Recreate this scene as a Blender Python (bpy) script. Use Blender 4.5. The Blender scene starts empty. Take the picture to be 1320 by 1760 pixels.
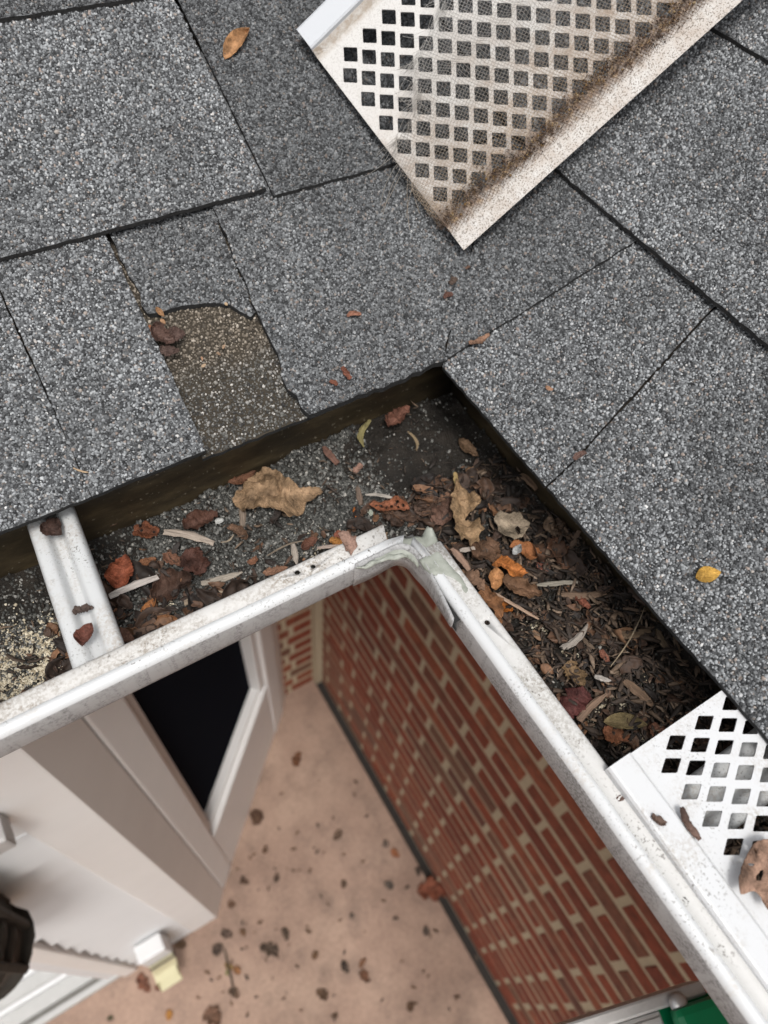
import bpy, bmesh, math, random
import numpy as np
from mathutils import Vector, Matrix, noise

# ---------------------------------------------------------------- camera, sky, sun, exposure
scn = bpy.context.scene
H = 0.36                      # lens height above the gutter lip (z = 0); x runs with the left gutter, y with the right one
GROUND = -2.24
FPX = 1245.77                 # focal length in photograph pixels (1320 x 1760)
R = np.array([[0.85328347, -0.51654344, 0.07134563],
              [-0.39294168, -0.72689716, -0.56322051],
              [0.3427888, 0.45255208, -0.82322078]])
EYE = np.array([0.0, 0.0, H])
cam_data = bpy.data.cameras.new('camera')
cam = bpy.data.objects.new('camera', cam_data)
scn.collection.objects.link(cam)
cam_data.sensor_fit = 'VERTICAL'
cam_data.sensor_height = 9.8
cam_data.lens = FPX / 1760 * 9.8
cam_data.clip_start = 0.01
cam_data.clip_end = 200
cam_data.dof.use_dof = True
cam_data.dof.focus_distance = 0.425
cam_data.dof.aperture_fstop = 2.0
cam.matrix_world = Matrix(((R[0, 0], -R[1, 0], -R[2, 0], EYE[0]), (R[0, 1], -R[1, 1], -R[2, 1], EYE[1]),
                           (R[0, 2], -R[1, 2], -R[2, 2], EYE[2]), (0, 0, 0, 1)))
scn.camera = cam
world = bpy.data.worlds.new('World')
scn.world = world
world.use_nodes = True
wn = world.node_tree.nodes
wl = world.node_tree.links
SUN_EL, SUN_AZ = math.radians(66), math.radians(205)     # azimuth clockwise from +Y
sky = wn.new('ShaderNodeTexSky')
sky.sky_type = 'NISHITA'
sky.sun_disc = False
sky.sun_elevation = SUN_EL
sky.sun_rotation = SUN_AZ
sky.air_density = 1.0
sky.dust_density = 6.0
sky.ozone_density = 1.0
hsv = wn.new('ShaderNodeHueSaturation')
hsv.inputs['Saturation'].default_value = 0.22            # an overcast sky has little blue
wl.new(sky.outputs[0], hsv.inputs['Color'])
wl.new(hsv.outputs[0], wn['Background'].inputs['Color'])
wn['Background'].inputs['Strength'].default_value = 0.135
sun_data = bpy.data.lights.new('sun', 'SUN')
sun_data.energy = 1.5
sun_data.angle = math.radians(14)
sun_data.color = (1.0, 0.97, 0.93)
sun = bpy.data.objects.new('sun', sun_data)
scn.collection.objects.link(sun)
sd = Vector((math.sin(SUN_AZ) * math.cos(SUN_EL), math.cos(SUN_AZ) * math.cos(SUN_EL), math.sin(SUN_EL)))
sun.rotation_euler = sd.to_track_quat('Z', 'Y').to_euler()
sun.location = (0, -2, 6)
scn.view_settings.view_transform = 'Standard'
scn.view_settings.look = 'None'
scn.view_settings.gamma = 1.0
scn.view_settings.exposure = 0.17

# ---------------------------------------------------------------- helpers
def ray(px, py):
    return R.T @ np.array([px - 660.0, py - 880.0, FPX])
def at_z(px, py, z):
    d = ray(px, py); return EYE + d * ((z - H) / d[2])
def at_plane(px, py, p, n):
    d = ray(px, py); n = np.array(n, float); return EYE + d * (((np.array(p) - EYE) @ n) / (d @ n))

COL = scn.collection
def setp(o, label=None, cat=None, group=None, kind=None):
    if label: o['label'] = label
    if cat: o['category'] = cat
    if group: o['group'] = group
    if kind: o['kind'] = kind
    return o
def empty(name, loc, label=None, cat=None, group=None, kind=None):
    o = bpy.data.objects.new(name, None)
    o.empty_display_size = 0.02
    COL.objects.link(o)
    o.location = loc
    return setp(o, label, cat, group, kind)
def world_loc(o):
    return Vector(o.location)
def attach(o, parent):
    """parent keeping world coordinates (no object that has children is rotated)"""
    if parent is None: return o
    o.parent = parent
    o.matrix_parent_inverse = Matrix.Translation(-base_of(parent))
    return o
def base_of(o):
    v = Vector(o.location)
    return v
def new_mesh(name, verts, faces, mats, smooth=False, midx=None):
    me = bpy.data.meshes.new(name)
    me.from_pydata([tuple(v) for v in verts], [], [tuple(f) for f in faces])
    for m in (mats if isinstance(mats, (list, tuple)) else [mats]): me.materials.append(m)
    if midx is not None: me.polygons.foreach_set('material_index', np.array(midx, np.int32))
    if smooth: me.polygons.foreach_set('use_smooth', np.ones(len(me.polygons), bool))
    me.update()
    return me
def add(name, verts, faces, mats, parent=None, smooth=False, midx=None, **kw):
    me = new_mesh(name, verts, faces, mats, smooth, midx)
    return add_me(name, me, parent, **kw)
def add_me(name, me, parent=None, loc=None, **kw):
    o = bpy.data.objects.new(name, me)
    COL.objects.link(o)
    if loc is not None: o.location = loc
    attach(o, parent)
    return setp(o, **kw)
def np_mesh(name, V, F, mats, attr=None):
    """fast triangle mesh from arrays"""
    me = bpy.data.meshes.new(name)
    V = np.asarray(V, np.float32); F = np.asarray(F, np.int32)
    me.vertices.add(len(V)); me.vertices.foreach_set('co', V.ravel())
    me.loops.add(F.size); me.loops.foreach_set('vertex_index', F.ravel())
    me.polygons.add(len(F)); me.polygons.foreach_set('loop_start', np.arange(0, F.size, F.shape[1], dtype=np.int32))
    me.polygons.foreach_set('loop_total', np.full(len(F), F.shape[1], np.int32))
    for m in (mats if isinstance(mats, (list, tuple)) else [mats]): me.materials.append(m)
    if attr is not None:
        a = me.attributes.new('tone', 'FLOAT', 'POINT'); a.data.foreach_set('value', np.asarray(attr, np.float32))
    me.update(calc_edges=True)
    return me
BOXF = [(0, 3, 2, 1), (4, 5, 6, 7), (0, 1, 5, 4), (1, 2, 6, 5), (2, 3, 7, 6), (3, 0, 4, 7)]
def box_v(x0, x1, y0, y1, z0, z1):
    return [(x0, y0, z0), (x1, y0, z0), (x1, y1, z0), (x0, y1, z0), (x0, y0, z1), (x1, y0, z1), (x1, y1, z1), (x0, y1, z1)]
def prism(poly, z0, z1):
    """vertical prism over a plan polygon (counter-clockwise)"""
    n = len(poly)
    v = [(p[0], p[1], z0) for p in poly] + [(p[0], p[1], z1) for p in poly]
    f = [tuple(reversed(range(n))), tuple(range(n, 2 * n))] + [(i, (i + 1) % n, n + (i + 1) % n, n + i) for i in range(n)]
    return v, f
def bevel_box(x0, x1, y0, y1, z0, z1, b, seg=2):
    bm = bmesh.new()
    vs = [bm.verts.new(c) for c in box_v(x0, x1, y0, y1, z0, z1)]
    for f in BOXF: bm.faces.new([vs[i] for i in f])
    bmesh.ops.bevel(bm, geom=list(bm.edges), offset=b, segments=seg, affect='EDGES', profile=0.6)
    v = [tuple(q.co) for q in bm.verts]; bm.verts.index_update()
    f = [tuple(q.index for q in p.verts) for p in bm.faces]
    bm.free()
    return v, f
def fbm(x, y, s, seed=0.0, oct=4):
    return noise.fractal(Vector((x * s + seed, y * s - seed * 1.7, seed * 0.37)), 1.0, 2.0, oct)

# ---------------------------------------------------------------- materials
class NT:
    def __init__(self, name):
        self.m = bpy.data.materials.new(name); self.m.use_nodes = True
        self.t = self.m.node_tree; self.b = self.t.nodes['Principled BSDF']
        self.co = None
    def n(self, kind, **kw):
        o = self.t.nodes.new(kind)
        for k, v in kw.items():
            if k in o.inputs: o.inputs[k].default_value = v
            else: setattr(o, k, v)
        return o
    def l(self, a, b): self.t.links.new(a, b)
    def coord(self, kind='Object'):
        return self.n('ShaderNodeTexCoord').outputs[kind]
    def noise(self, scale, detail=4, rough=0.55, vec=None, out='Fac'):
        o = self.n('ShaderNodeTexNoise'); o.inputs['Scale'].default_value = scale
        o.inputs['Detail'].default_value = detail; o.inputs['Roughness'].default_value = rough
        self.l(vec if vec is not None else self.coord(), o.inputs['Vector'])
        return o.outputs[out]
    def ramp(self, fac, stops, interp='LINEAR'):
        r = self.n('ShaderNodeValToRGB'); r.color_ramp.interpolation = interp
        while len(r.color_ramp.elements) < len(stops): r.color_ramp.elements.new(0.5)
        for e, (p, c) in zip(r.color_ramp.elements, stops):
            e.position = p; e.color = (c[0], c[1], c[2], 1) if not isinstance(c, (int, float)) else (c, c, c, 1)
        self.l(fac, r.inputs[0]); return r.outputs[0]
    def mix(self, fac, a, b, mode='MIX'):
        o = self.n('ShaderNodeMix', data_type='RGBA', blend_type=mode)
        for s, v in ((o.inputs[0], fac), (o.inputs[6], a), (o.inputs[7], b)):
            if isinstance(v, (int, float)): s.default_value = v
            elif isinstance(v, tuple): s.default_value = (v[0], v[1], v[2], 1)
            else: self.l(v, s)
        return o.outputs[2]
    def math(self, op, a, b=0.0, c=None, clamp=False):
        o = self.n('ShaderNodeMath', operation=op, use_clamp=clamp)
        for i, v in enumerate((a, b) if c is None else (a, b, c)):
            if isinstance(v, (int, float)): o.inputs[i].default_value = v
            else: self.l(v, o.inputs[i])
        return o.outputs[0]
    def bump(self, h, strength=0.5, dist=0.002):
        o = self.n('ShaderNodeBump'); o.inputs['Strength'].default_value = strength; o.inputs['Distance'].default_value = dist
        self.l(h, o.inputs['Height']); self.l(o.outputs[0], self.b.inputs['Normal'])
    def col(self, c):
        if isinstance(c, tuple): self.b.inputs['Base Color'].default_value = (c[0], c[1], c[2], 1)
        else: self.l(c, self.b.inputs['Base Color'])
    def rough(self, r):
        if isinstance(r, (int, float)): self.b.inputs['Roughness'].default_value = r
        else: self.l(r, self.b.inputs['Roughness'])
    def axis(self, i, vec=None):
        s = self.n('ShaderNodeSeparateXYZ'); self.l(vec if vec is not None else self.coord(), s.inputs[0]); return s.outputs[i]

def granule_mat(name, stops, tint=(1, 1, 1)):
    m = NT(name)
    r = m.n('ShaderNodeNewGeometry').outputs['Random Per Island']
    c = m.ramp(r, stops)
    big = m.ramp(m.noise(13, 5, 0.6), [(0.28, 0.62), (0.5, 0.95), (0.72, 1.18)])
    c = m.mix(1.0, c, big, 'MULTIPLY')
    m.col(c); m.rough(0.62)
    m.b.inputs['Specular IOR Level'].default_value = 0.45
    return m.m
G_LIGHT = [(0.0, (0.032, 0.034, 0.036)), (0.2, (0.075, 0.078, 0.082)), (0.45, (0.17, 0.177, 0.184)), (0.68, (0.27, 0.282, 0.292)),
           (0.87, (0.36, 0.375, 0.387)), (0.945, (0.49, 0.505, 0.515)), (0.96, (0.36, 0.32, 0.285)), (0.985, (0.28, 0.22, 0.19)), (1.0, (0.65, 0.65, 0.64))]
def scaled(stops, k): return [(p, (c[0] * k, c[1] * k, c[2] * k)) for p, c in stops]
M_GL = granule_mat('granules_light_grey', scaled(G_LIGHT, 0.95))
M_GM = granule_mat('granules_mid_grey', scaled(G_LIGHT, 0.70))
M_GD = granule_mat('granules_charcoal', scaled(G_LIGHT, 0.50))
M_GB = granule_mat('granules_weathered_brown', [(0, (0.02, 0.017, 0.013)), (0.4, (0.085, 0.072, 0.052)), (0.75, (0.19, 0.165, 0.122)), (0.93, (0.36, 0.32, 0.25)), (1, (0.55, 0.49, 0.40))])
M_GRIT = granule_mat('washed_out_grit', [(0, (0.018, 0.018, 0.016)), (0.45, (0.052, 0.052, 0.047)), (0.8, (0.115, 0.115, 0.105)), (0.95, (0.22, 0.215, 0.2)), (1, (0.42, 0.40, 0.36))])
M_PALE = granule_mat('pale_crumbs', [(0, (0.25, 0.2, 0.13)), (0.4, (0.46, 0.4, 0.29)), (1, (0.68, 0.62, 0.49))])

def underlay_mat():
    m = NT('weathered_underlay_granules')
    r = m.n('ShaderNodeNewGeometry').outputs['Random Per Island']
    a = m.ramp(r, [(0, (0.035, 0.029, 0.022)), (0.4, (0.12, 0.099, 0.075)), (0.75, (0.20, 0.168, 0.130)), (0.93, (0.31, 0.27, 0.22)), (1, (0.45, 0.40, 0.34))])
    b = m.ramp(r, [(0, (0.022, 0.021, 0.02)), (0.4, (0.075, 0.073, 0.066)), (0.75, (0.15, 0.147, 0.135)), (0.93, (0.27, 0.26, 0.245)), (1, (0.5, 0.48, 0.45))])
    y = m.math('ADD', m.axis(1), m.math('MULTIPLY', m.math('SUBTRACT', m.noise(45, 3), 0.5), 0.05))
    f = m.ramp(y, [(0.312, 0.0), (0.338, 1.0)])
    m.col(m.mix(f, b, a)); m.rough(0.75)
    return m.m
M_GB = underlay_mat()
def asphalt_mat():
    m = NT('asphalt_shingle')
    v = m.n('ShaderNodeTexVoronoi'); v.inputs['Scale'].default_value = 560
    m.l(m.coord(), v.inputs['Vector'])
    s = m.n('ShaderNodeSeparateColor'); m.l(v.outputs['Color'], s.inputs[0])
    m.col(m.ramp(s.outputs[0], scaled(G_LIGHT, 0.42)))
    m.rough(0.85)
    m.bump(m.math('SUBTRACT', 1.0, v.outputs['Distance']), 0.8, 0.0012)
    return m.m
M_ASPH = asphalt_mat()
M_EDGE = None
def simple(name, c, r=0.6, nscale=60, var=0.25, bump=0.15, dist=0.001, metal=0.0):
    m = NT(name)
    f = m.noise(nscale, 5)
    m.col(m.mix(f, tuple(x * (1 - var) for x in c), tuple(min(1, x * (1 + var)) for x in c)))
    m.rough(r); m.b.inputs['Metallic'].default_value = metal
    if bump: m.bump(f, bump, dist)
    return m.m

def white_metal(name, base=(0.57, 0.58, 0.585), speck=0.5, stain=(0.42, 0.36, 0.29), stain_amt=0.5, stain_lo=0.5, rough=0.35, speck_scale=760, bumpy=0.14, clean_below=None, streak=False):
    m = NT(name)
    co = m.coord()
    st = m.ramp(m.noise(34, 6, 0.65, co), [(stain_lo, 0.0), (stain_lo + 0.22, 1.0)])
    fine = m.ramp(m.noise(620, 3, 0.65, co), [(0.42, 0.05), (0.60, 1.0)])
    if streak:                       # drips run straight down the face
        mp = m.n('ShaderNodeMapping'); mp.inputs['Scale'].default_value = (1, 1, 0.12); m.l(co, mp.inputs[0])
        st = m.math('MAXIMUM', st, m.ramp(m.noise(150, 5, 0.6, mp.outputs[0]), [(0.50, 0.0), (0.64, 0.9)]))
    if clean_below is not None:      # the stretch a guard used to cover has stayed clean
        st = m.math('MULTIPLY', st, m.ramp(m.axis(1, co), [(clean_below, 0.08), (clean_below + 0.004, 1.0)]))
    c = m.mix(m.math('MULTIPLY', m.math('MULTIPLY', st, fine), stain_amt), base, stain)
    sp = m.ramp(m.noise(speck_scale, 2, 0.5, co), [(0.60, 0.0), (0.66, 1.0)])
    grp = m.ramp(m.noise(26, 4, 0.6, co), [(0.46, 0.0), (0.66, 1.0)])
    c = m.mix(m.math('MULTIPLY', m.math('MULTIPLY', sp, grp), speck), c, (0.07, 0.055, 0.04))
    m.col(c)
    m.rough(m.ramp(st, [(0, rough), (1, 0.75)]))
    if bumpy: m.bump(m.noise(180, 4, 0.6, co), bumpy, 0.0006)
    return m.m
M_WHITE = white_metal('white_gutter_paint', speck=0.9, stain_amt=0.75, stain_lo=0.52, speck_scale=760)
M_LIPTOP = white_metal('dirty_lip_paint', base=(0.55, 0.54, 0.52), speck=1.0, stain=(0.25, 0.215, 0.175), stain_amt=0.85, stain_lo=0.38, speck_scale=700, rough=0.5)
M_LIPTOP_R = white_metal('dirty_right_lip_paint', base=(0.55, 0.545, 0.53), speck=1.0, stain=(0.25, 0.225, 0.19), stain_amt=0.8, stain_lo=0.38, speck_scale=700, rough=0.5, clean_below=0.026)
M_FACE = white_metal('weathered_shaded_lip_face', base=(0.36, 0.36, 0.36), speck=0.4, streak=True, stain=(0.15, 0.145, 0.14), stain_amt=1.0, stain_lo=0.42, rough=0.5)  # dark base holds the upright face's shade on top of its grey weathering
M_HANGER = white_metal('white_hanger_paint', base=(0.53, 0.54, 0.54), speck=0.7, stain=(0.33, 0.27, 0.21), stain_amt=0.8, stain_lo=0.46)
M_GUARD2 = white_metal('white_guard_paint', base=(0.60, 0.61, 0.62), speck=0.8, stain=(0.34, 0.30, 0.25), stain_amt=0.8, stain_lo=0.47, speck_scale=720)

def guard1_mat():
    """white panel in its own (u, w) millimetre space: v runs from the grimy low edge to the clean upper flange"""
    m = NT('grimy_white_guard_paint')
    co = m.coord()
    v = m.axis(1, co)
    nz = m.noise(120, 6, 0.7, co)
    vv = m.math('ADD', v, m.math('MULTIPLY', m.math('SUBTRACT', nz, 0.5), 0.022))
    streak = m.noise(300, 3, 0.6, co)
    # tan dust over the lower two thirds, thinning upward
    dust = m.ramp(vv, [(0.0, 0.7), (0.022, 0.8), (0.05, 1.0), (0.09, 0.65), (0.115, 0.25), (0.14, 0.08), (0.19, 0.0)])
    dustn = m.ramp(m.noise(42, 7, 0.78, co), [(0.36, 0.05), (0.64, 1.0)])
    c = m.mix(m.math('MULTIPLY', dust, dustn), (0.55, 0.54, 0.52), (0.31, 0.235, 0.175))
    band = m.ramp(vv, [(0.0135, 0.0), (0.0195, 1.0), (0.026, 0.95), (0.031, 0.5), (0.045, 0.0)])
    c = m.mix(m.math('MULTIPLY', band, m.ramp(streak, [(0.3, 0.75), (0.6, 1.0)])), c, m.ramp(m.noise(160, 4, 0.6, co), [(0.36, (0.045, 0.026, 0.016)), (0.5, (0.14, 0.075, 0.04)), (0.68, (0.33, 0.2, 0.07))]))
    sp = m.ramp(m.noise(950, 3, 0.6, co), [(0.52, 0.0), (0.60, 1.0)])
    low = m.ramp(v, [(0.0, 0.75), (0.018, 0.9), (0.05, 0.35), (0.12, 0.15), (0.17, 0.25), (0.19, 0.0)])
    c = m.mix(m.math('MULTIPLY', sp, low), c, (0.10, 0.075, 0.05))
    up = m.ramp(v, [(0.1665, 0.0), (0.1685, 1.0), (0.1725, 0.8), (0.176, 0.0)])
    c = m.mix(m.math('MULTIPLY', up, m.ramp(m.noise(240, 4, 0.6, co), [(0.35, 0.35), (0.6, 1.0)])), c, (0.28, 0.22, 0.16))
    m.col(c); m.rough(0.55)
    m.bump(nz, 0.08, 0.0008)
    return m.m
M_GUARD1 = guard1_mat()
def screen_mat():
    m = NT('fine_wire_screen')
    co = m.coord(); v = m.axis(1, co)
    nz = m.noise(70, 5, 0.7, co)
    vv = m.math('ADD', v, m.math('MULTIPLY', m.math('SUBTRACT', nz, 0.5), 0.03))
    c = m.ramp(vv, [(0.0, (0.2, 0.13, 0.08)), (0.022, (0.11, 0.065, 0.04)), (0.034, (0.36, 0.27, 0.18)), (0.07, (0.31, 0.28, 0.24)), (0.14, (0.44, 0.43, 0.41))])
    m.col(c); m.rough(0.45); m.b.inputs['Metallic'].default_value = 0.25
    return m.m
M_SCREEN = screen_mat()
def grime_mat():
    m = NT('grimy_gutter_back')
    co = m.coord()
    mp = m.n('ShaderNodeMapping'); mp.inputs['Scale'].default_value = (1, 1, 3); m.l(co, mp.inputs[0])
    f = m.noise(26, 7, 0.65, mp.outputs[0])
    c = m.ramp(f, [(0.25, (0.016, 0.011, 0.006)), (0.5, (0.042, 0.030, 0.015)), (0.68, (0.085, 0.062, 0.032)), (0.8, (0.14, 0.115, 0.07))])
    sp = m.ramp(m.noise(330, 2, 0.5, co), [(0.68, 0.0), (0.74, 1.0)])
    c = m.mix(m.math('MULTIPLY', sp, 0.5), c, (0.3, 0.26, 0.19))
    m.col(c); m.rough(0.55); m.bump(f, 0.3, 0.002)
    return m.m
M_GRIME = grime_mat()
def mud_mat():
    m = NT('wet_dark_silt')
    co = m.coord()
    f = m.noise(60, 8, 0.7, co)
    c = m.ramp(f, [(0.25, (0.006, 0.005, 0.004)), (0.5, (0.017, 0.014, 0.011)), (0.75, (0.040, 0.032, 0.025))])
    sp = m.ramp(m.noise(650, 2, 0.5, co), [(0.66, 0.0), (0.72, 1.0)])
    c = m.mix(m.math('MULTIPLY', sp, 0.35), c, (0.2, 0.19, 0.17))
    m.col(c); m.rough(m.ramp(m.noise(35, 3, 0.5, co), [(0.4, 0.55), (0.65, 0.9)]))
    m.b.inputs['Specular IOR Level'].default_value = 0.3
    m.bump(m.noise(300, 6, 0.7, co), 0.8, 0.003)
    return m.m
M_MUD = mud_mat()
def mulch_mat():
    m = NT('mulch_flakes')
    r = m.n('ShaderNodeNewGeometry').outputs['Random Per Island']
    c = m.ramp(r, [(0, (0.012, 0.009, 0.007)), (0.4, (0.035, 0.024, 0.017)), (0.75, (0.075, 0.05, 0.034)), (0.92, (0.14, 0.095, 0.062)), (1, (0.22, 0.16, 0.115))])
    f = m.noise(420, 4, 0.6)
    m.col(m.mix(1.0, c, m.ramp(f, [(0.3, 0.6), (0.7, 1.3)]), 'MULTIPLY')); m.rough(0.75); m.bump(f, 0.4, 0.0008)
    return m.m
M_MULCH = mulch_mat()
LEAFM = {}
def leaf_mat(c, spots=0.0, spot_scale=190):
    key = (tuple(round(x, 3) for x in c), spots)
    if key in LEAFM: return LEAFM[key]
    m = NT('dry_leaf')
    co = m.coord()
    ri = m.n('ShaderNodeObjectInfo').outputs['Random']
    off = m.n('ShaderNodeVectorMath', operation='ADD'); m.l(co, off.inputs[0]); 
    cr = m.n('ShaderNodeCombineXYZ'); m.l(ri, cr.inputs[0]); m.l(ri, cr.inputs[1]); m.l(cr.outputs[0], off.inputs[1])
    v = off.outputs[0]
    f = m.noise(110, 6, 0.65, v)
    cc = m.ramp(f, [(0.30, tuple(x * 0.38 for x in c)), (0.5, c), (0.70, tuple(min(1, x * 1.6 + 0.015) for x in c))])
    # veins: a midrib along local x plus slanted side veins
    x = m.axis(0, co); y = m.axis(1, co)
    ay = m.math('ABSOLUTE', y)
    w = m.math('SINE', m.math('MULTIPLY', m.math('SUBTRACT', x, m.math('MULTIPLY', ay, 0.9)), 1100.0))
    vein = m.ramp(w, [(0.90, 0.0), (1.0, 0.7)])
    mid = m.ramp(ay, [(0.0, 0.9), (0.0006, 0.0)])
    vm = m.math('MAXIMUM', vein, mid)
    cc = m.mix(m.math('MULTIPLY', vm, 0.5), cc, tuple(min(1, x * 1.7 + 0.03) for x in c))
    if spots:
        s = m.n('ShaderNodeTexVoronoi'); s.inputs['Scale'].default_value = spot_scale; m.l(v, s.inputs['Vector'])
        sp = m.ramp(s.outputs['Distance'], [(0.22, 1.0), (0.30, 0.0)])
        cc = m.mix(m.math('MULTIPLY', sp, spots), cc, (0.018, 0.012, 0.01))
    blot = m.ramp(m.noise(48, 4, 0.6, v), [(0.34, 0.42), (0.52, 0.95), (0.7, 1.15)])
    cc = m.mix(1.0, cc, blot, 'MULTIPLY')
    fine = m.noise(700, 3, 0.6, v)
    cc = m.mix(1.0, cc, m.ramp(fine, [(0.3, 0.75), (0.7, 1.15)]), 'MULTIPLY')
    m.col(cc); m.rough(0.7); m.b.inputs['Specular IOR Level'].default_value = 0.2
    m.bump(m.math('ADD', m.math('ADD', f, m.math('MULTIPLY', fine, 0.6)), m.math('MULTIPLY', vm, -0.3)), 0.8, 0.002)
    LEAFM[key] = m.m
    return m.m
def wood_mat(c):
    key = ('wood',) + tuple(round(x, 3) for x in c)
    if key in LEAFM: return LEAFM[key]
    m = NT('weathered_wood_splinter')
    mp = m.n('ShaderNodeMapping'); mp.inputs['Scale'].default_value = (60, 900, 900); m.l(m.coord(), mp.inputs[0])
    f = m.noise(1.0, 5, 0.6, mp.outputs[0])
    m.col(m.ramp(f, [(0.25, tuple(x * 0.4 for x in c)), (0.5, c), (0.75, tuple(min(1, x * 1.35) for x in c))]))
    m.rough(0.8); m.bump(f, 0.6, 0.0008)
    LEAFM[key] = m.m
    return m.m

M_EDGE = simple('asphalt_edge_lap_shade', (0.012, 0.012, 0.012), 0.9, 300, 0.5, 0.6, 0.002)  # near-black slab sides paint the shadow lines at the shingle laps
M_SOIL = simple('brown_soil_on_underlay', (0.040, 0.032, 0.022), 0.95, 140, 0.5, 0.9, 0.003)
# ---------------------------------------------------------------- patio and the ground joint
M_CONC = NT('pink_tan_concrete')
_f = M_CONC.noise(2.6, 8, 0.6); _g = M_CONC.noise(120, 4, 0.6); _h = M_CONC.noise(9, 6, 0.7)
_c = M_CONC.ramp(_f, [(0.3, (0.25, 0.165, 0.125)), (0.5, (0.38, 0.26, 0.197)), (0.7, (0.47, 0.335, 0.255))])
_c = M_CONC.mix(M_CONC.math('MULTIPLY', M_CONC.ramp(_h, [(0.48, 0.0), (0.70, 1.0)]), 0.6), _c, (0.17, 0.12, 0.095))
_c = M_CONC.mix(1.0, _c, M_CONC.ramp(_g, [(0.3, 0.82), (0.7, 1.12)]), 'MULTIPLY')
M_CONC.col(_c); M_CONC.rough(0.85); M_CONC.bump(_g, 0.25, 0.003)
M_JOINT = simple('dark_joint_filler', (0.035, 0.030, 0.026), 0.9, 90, 0.5, 0.4, 0.004)

gx = np.concatenate([[-40], np.linspace(-2.5, 0.456, 30)]); gy = np.concatenate([[-40], np.linspace(-3, 0.9, 40), [20]])
add('patio', [(x, y, GROUND) for y in gy for x in gx],
    [(j * len(gx) + i, j * len(gx) + i + 1, (j + 1) * len(gx) + i + 1, (j + 1) * len(gx) + i) for j in range(len(gy) - 1) for i in range(len(gx) - 1)],
    M_CONC.m, kind='structure')
add('expansion_joint', *[[(0.456, -3.0, GROUND - 0.010), (0.49, -3.0, GROUND - 0.010), (0.49, 0.91, GROUND - 0.010), (0.456, 0.91, GROUND - 0.010), (0.456, -3.0, GROUND), (0.456, 0.91, GROUND)], [(0, 1, 2, 3), (4, 0, 3, 5)]], M_JOINT, kind='structure')
add('ground', [(-60, -60, GROUND - 0.05), (60, -60, GROUND - 0.05), (60, 60, GROUND - 0.05), (-60, 60, GROUND - 0.05)], [(0, 1, 2, 3)], M_CONC.m, kind='structure')

# ---------------------------------------------------------------- brick walls
def brick_mat():
    m = NT('red_brown_brick')
    r = m.n('ShaderNodeObjectInfo').outputs['Random']
    c = m.ramp(r, [(0.0, (0.19, 0.038, 0.017)), (0.3, (0.235, 0.050, 0.022)), (0.5, (0.16, 0.034, 0.018)), (0.64, (0.27, 0.072, 0.032)), (0.78, (0.125, 0.046, 0.030)), (0.9, (0.17, 0.078, 0.046)), (1.0, (0.21, 0.042, 0.02))])
    co = m.n('ShaderNodeVectorMath', operation='ADD'); m.l(m.coord(), co.inputs[0])
    cb = m.n('ShaderNodeCombineXYZ'); m.l(m.math('MULTIPLY', r, 37.0), cb.inputs[0]); m.l(cb.outputs[0], co.inputs[1])
    f = m.noise(40, 6, 0.65, co.outputs[0])
    m.col(m.mix(1.0, c, m.ramp(f, [(0.3, 0.6), (0.7, 1.35)]), 'MULTIPLY'))
    m.rough(0.85); m.bump(m.noise(260, 5, 0.7, co.outputs[0]), 0.35, 0.002)
    return m.m
M_BRICK = brick_mat()
M_MORTAR = simple('tan_mortar', (0.45, 0.375, 0.26), 0.9, 150, 0.25, 0.4, 0.003)
rng = random.Random(4)
WX, WY = 0.484, 0.905
ZTOP = -0.14
bw = empty('brick_wall', (WX, 0, GROUND), 'long red brick wall with tan mortar running down the right of the patio', 'wall')
add('mortar', box_v(WX + 0.0004, WX + 0.1, -1.2, WY + 0.1, GROUND - 0.02, ZTOP), BOXF, M_MORTAR, bw)
BL, BH, JT, CRS = 0.149, 0.0520, 0.013, 0.0675
bvf = [new_mesh('brick', *bevel_box(-0.03 - 0.001 * k, 0.02, -BL / 2 + 0.001 * k, BL / 2, -BH / 2, BH / 2 - 0.0008 * k, 0.002, 1), M_BRICK) for k in range(3)]
ncrs = int((ZTOP - GROUND) / CRS); CUTS = {}
for r in range(ncrs):
    z = GROUND - 0.005 + (r + 0.5) * CRS
    j = (0.105 if r % 2 == 0 else 0.0345) + 0.163 * 6        # head joint nearest beyond the corner
    while j > -1.0:
        y0, y1 = j - 0.163 + 0.007, min(j - 0.007, WY - 0.012)
        if y1 - y0 > 0.14:
            add_me('brick', bvf[rng.randrange(3)], bw, loc=(WX + 0.03 + rng.uniform(-0.0009, -0.0001), (j - 0.0815) + rng.uniform(-0.002, 0.002), z + rng.uniform(-0.001, 0.001)))
        elif y1 - y0 > 0.02:
            key = 'cut_%d' % (r % 2)
            if key not in CUTS: CUTS[key] = new_mesh('cut_brick', *bevel_box(-0.03, 0.02, -(y1 - y0) / 2, (y1 - y0) / 2, -BH / 2, BH / 2, 0.002, 1), M_BRICK)
            add_me('brick', CUTS[key], bw, loc=(WX + 0.03 + rng.uniform(-0.0012, 0.0002), (y0 + y1) / 2, z))
        j -= 0.163
bw2 = empty('brick_wall', (0.41, WY, GROUND), 'narrow strip of brick wall between the window trim and the inside corner', 'wall')
add('mortar', box_v(0.30, WX + 0.003, WY + 0.0004, WY + 0.1, GROUND - 0.02, ZTOP), BOXF, M_MORTAR, bw2)
v, f = bevel_box(WX - 0.027, WX + 0.004, WY - 0.022, WY + 0.004, GROUND, ZTOP, 0.006, 2)
add('corner_mortar', v, f, M_MORTAR, bw2)
def short_brick(w): return new_mesh('brick', *bevel_box(-w / 2, w / 2, -0.03, 0.02, -BH / 2, BH / 2, 0.002, 1), M_BRICK)
sb1, sb2, sb3 = short_brick(0.065), short_brick(0.045), short_brick(0.088)
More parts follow.
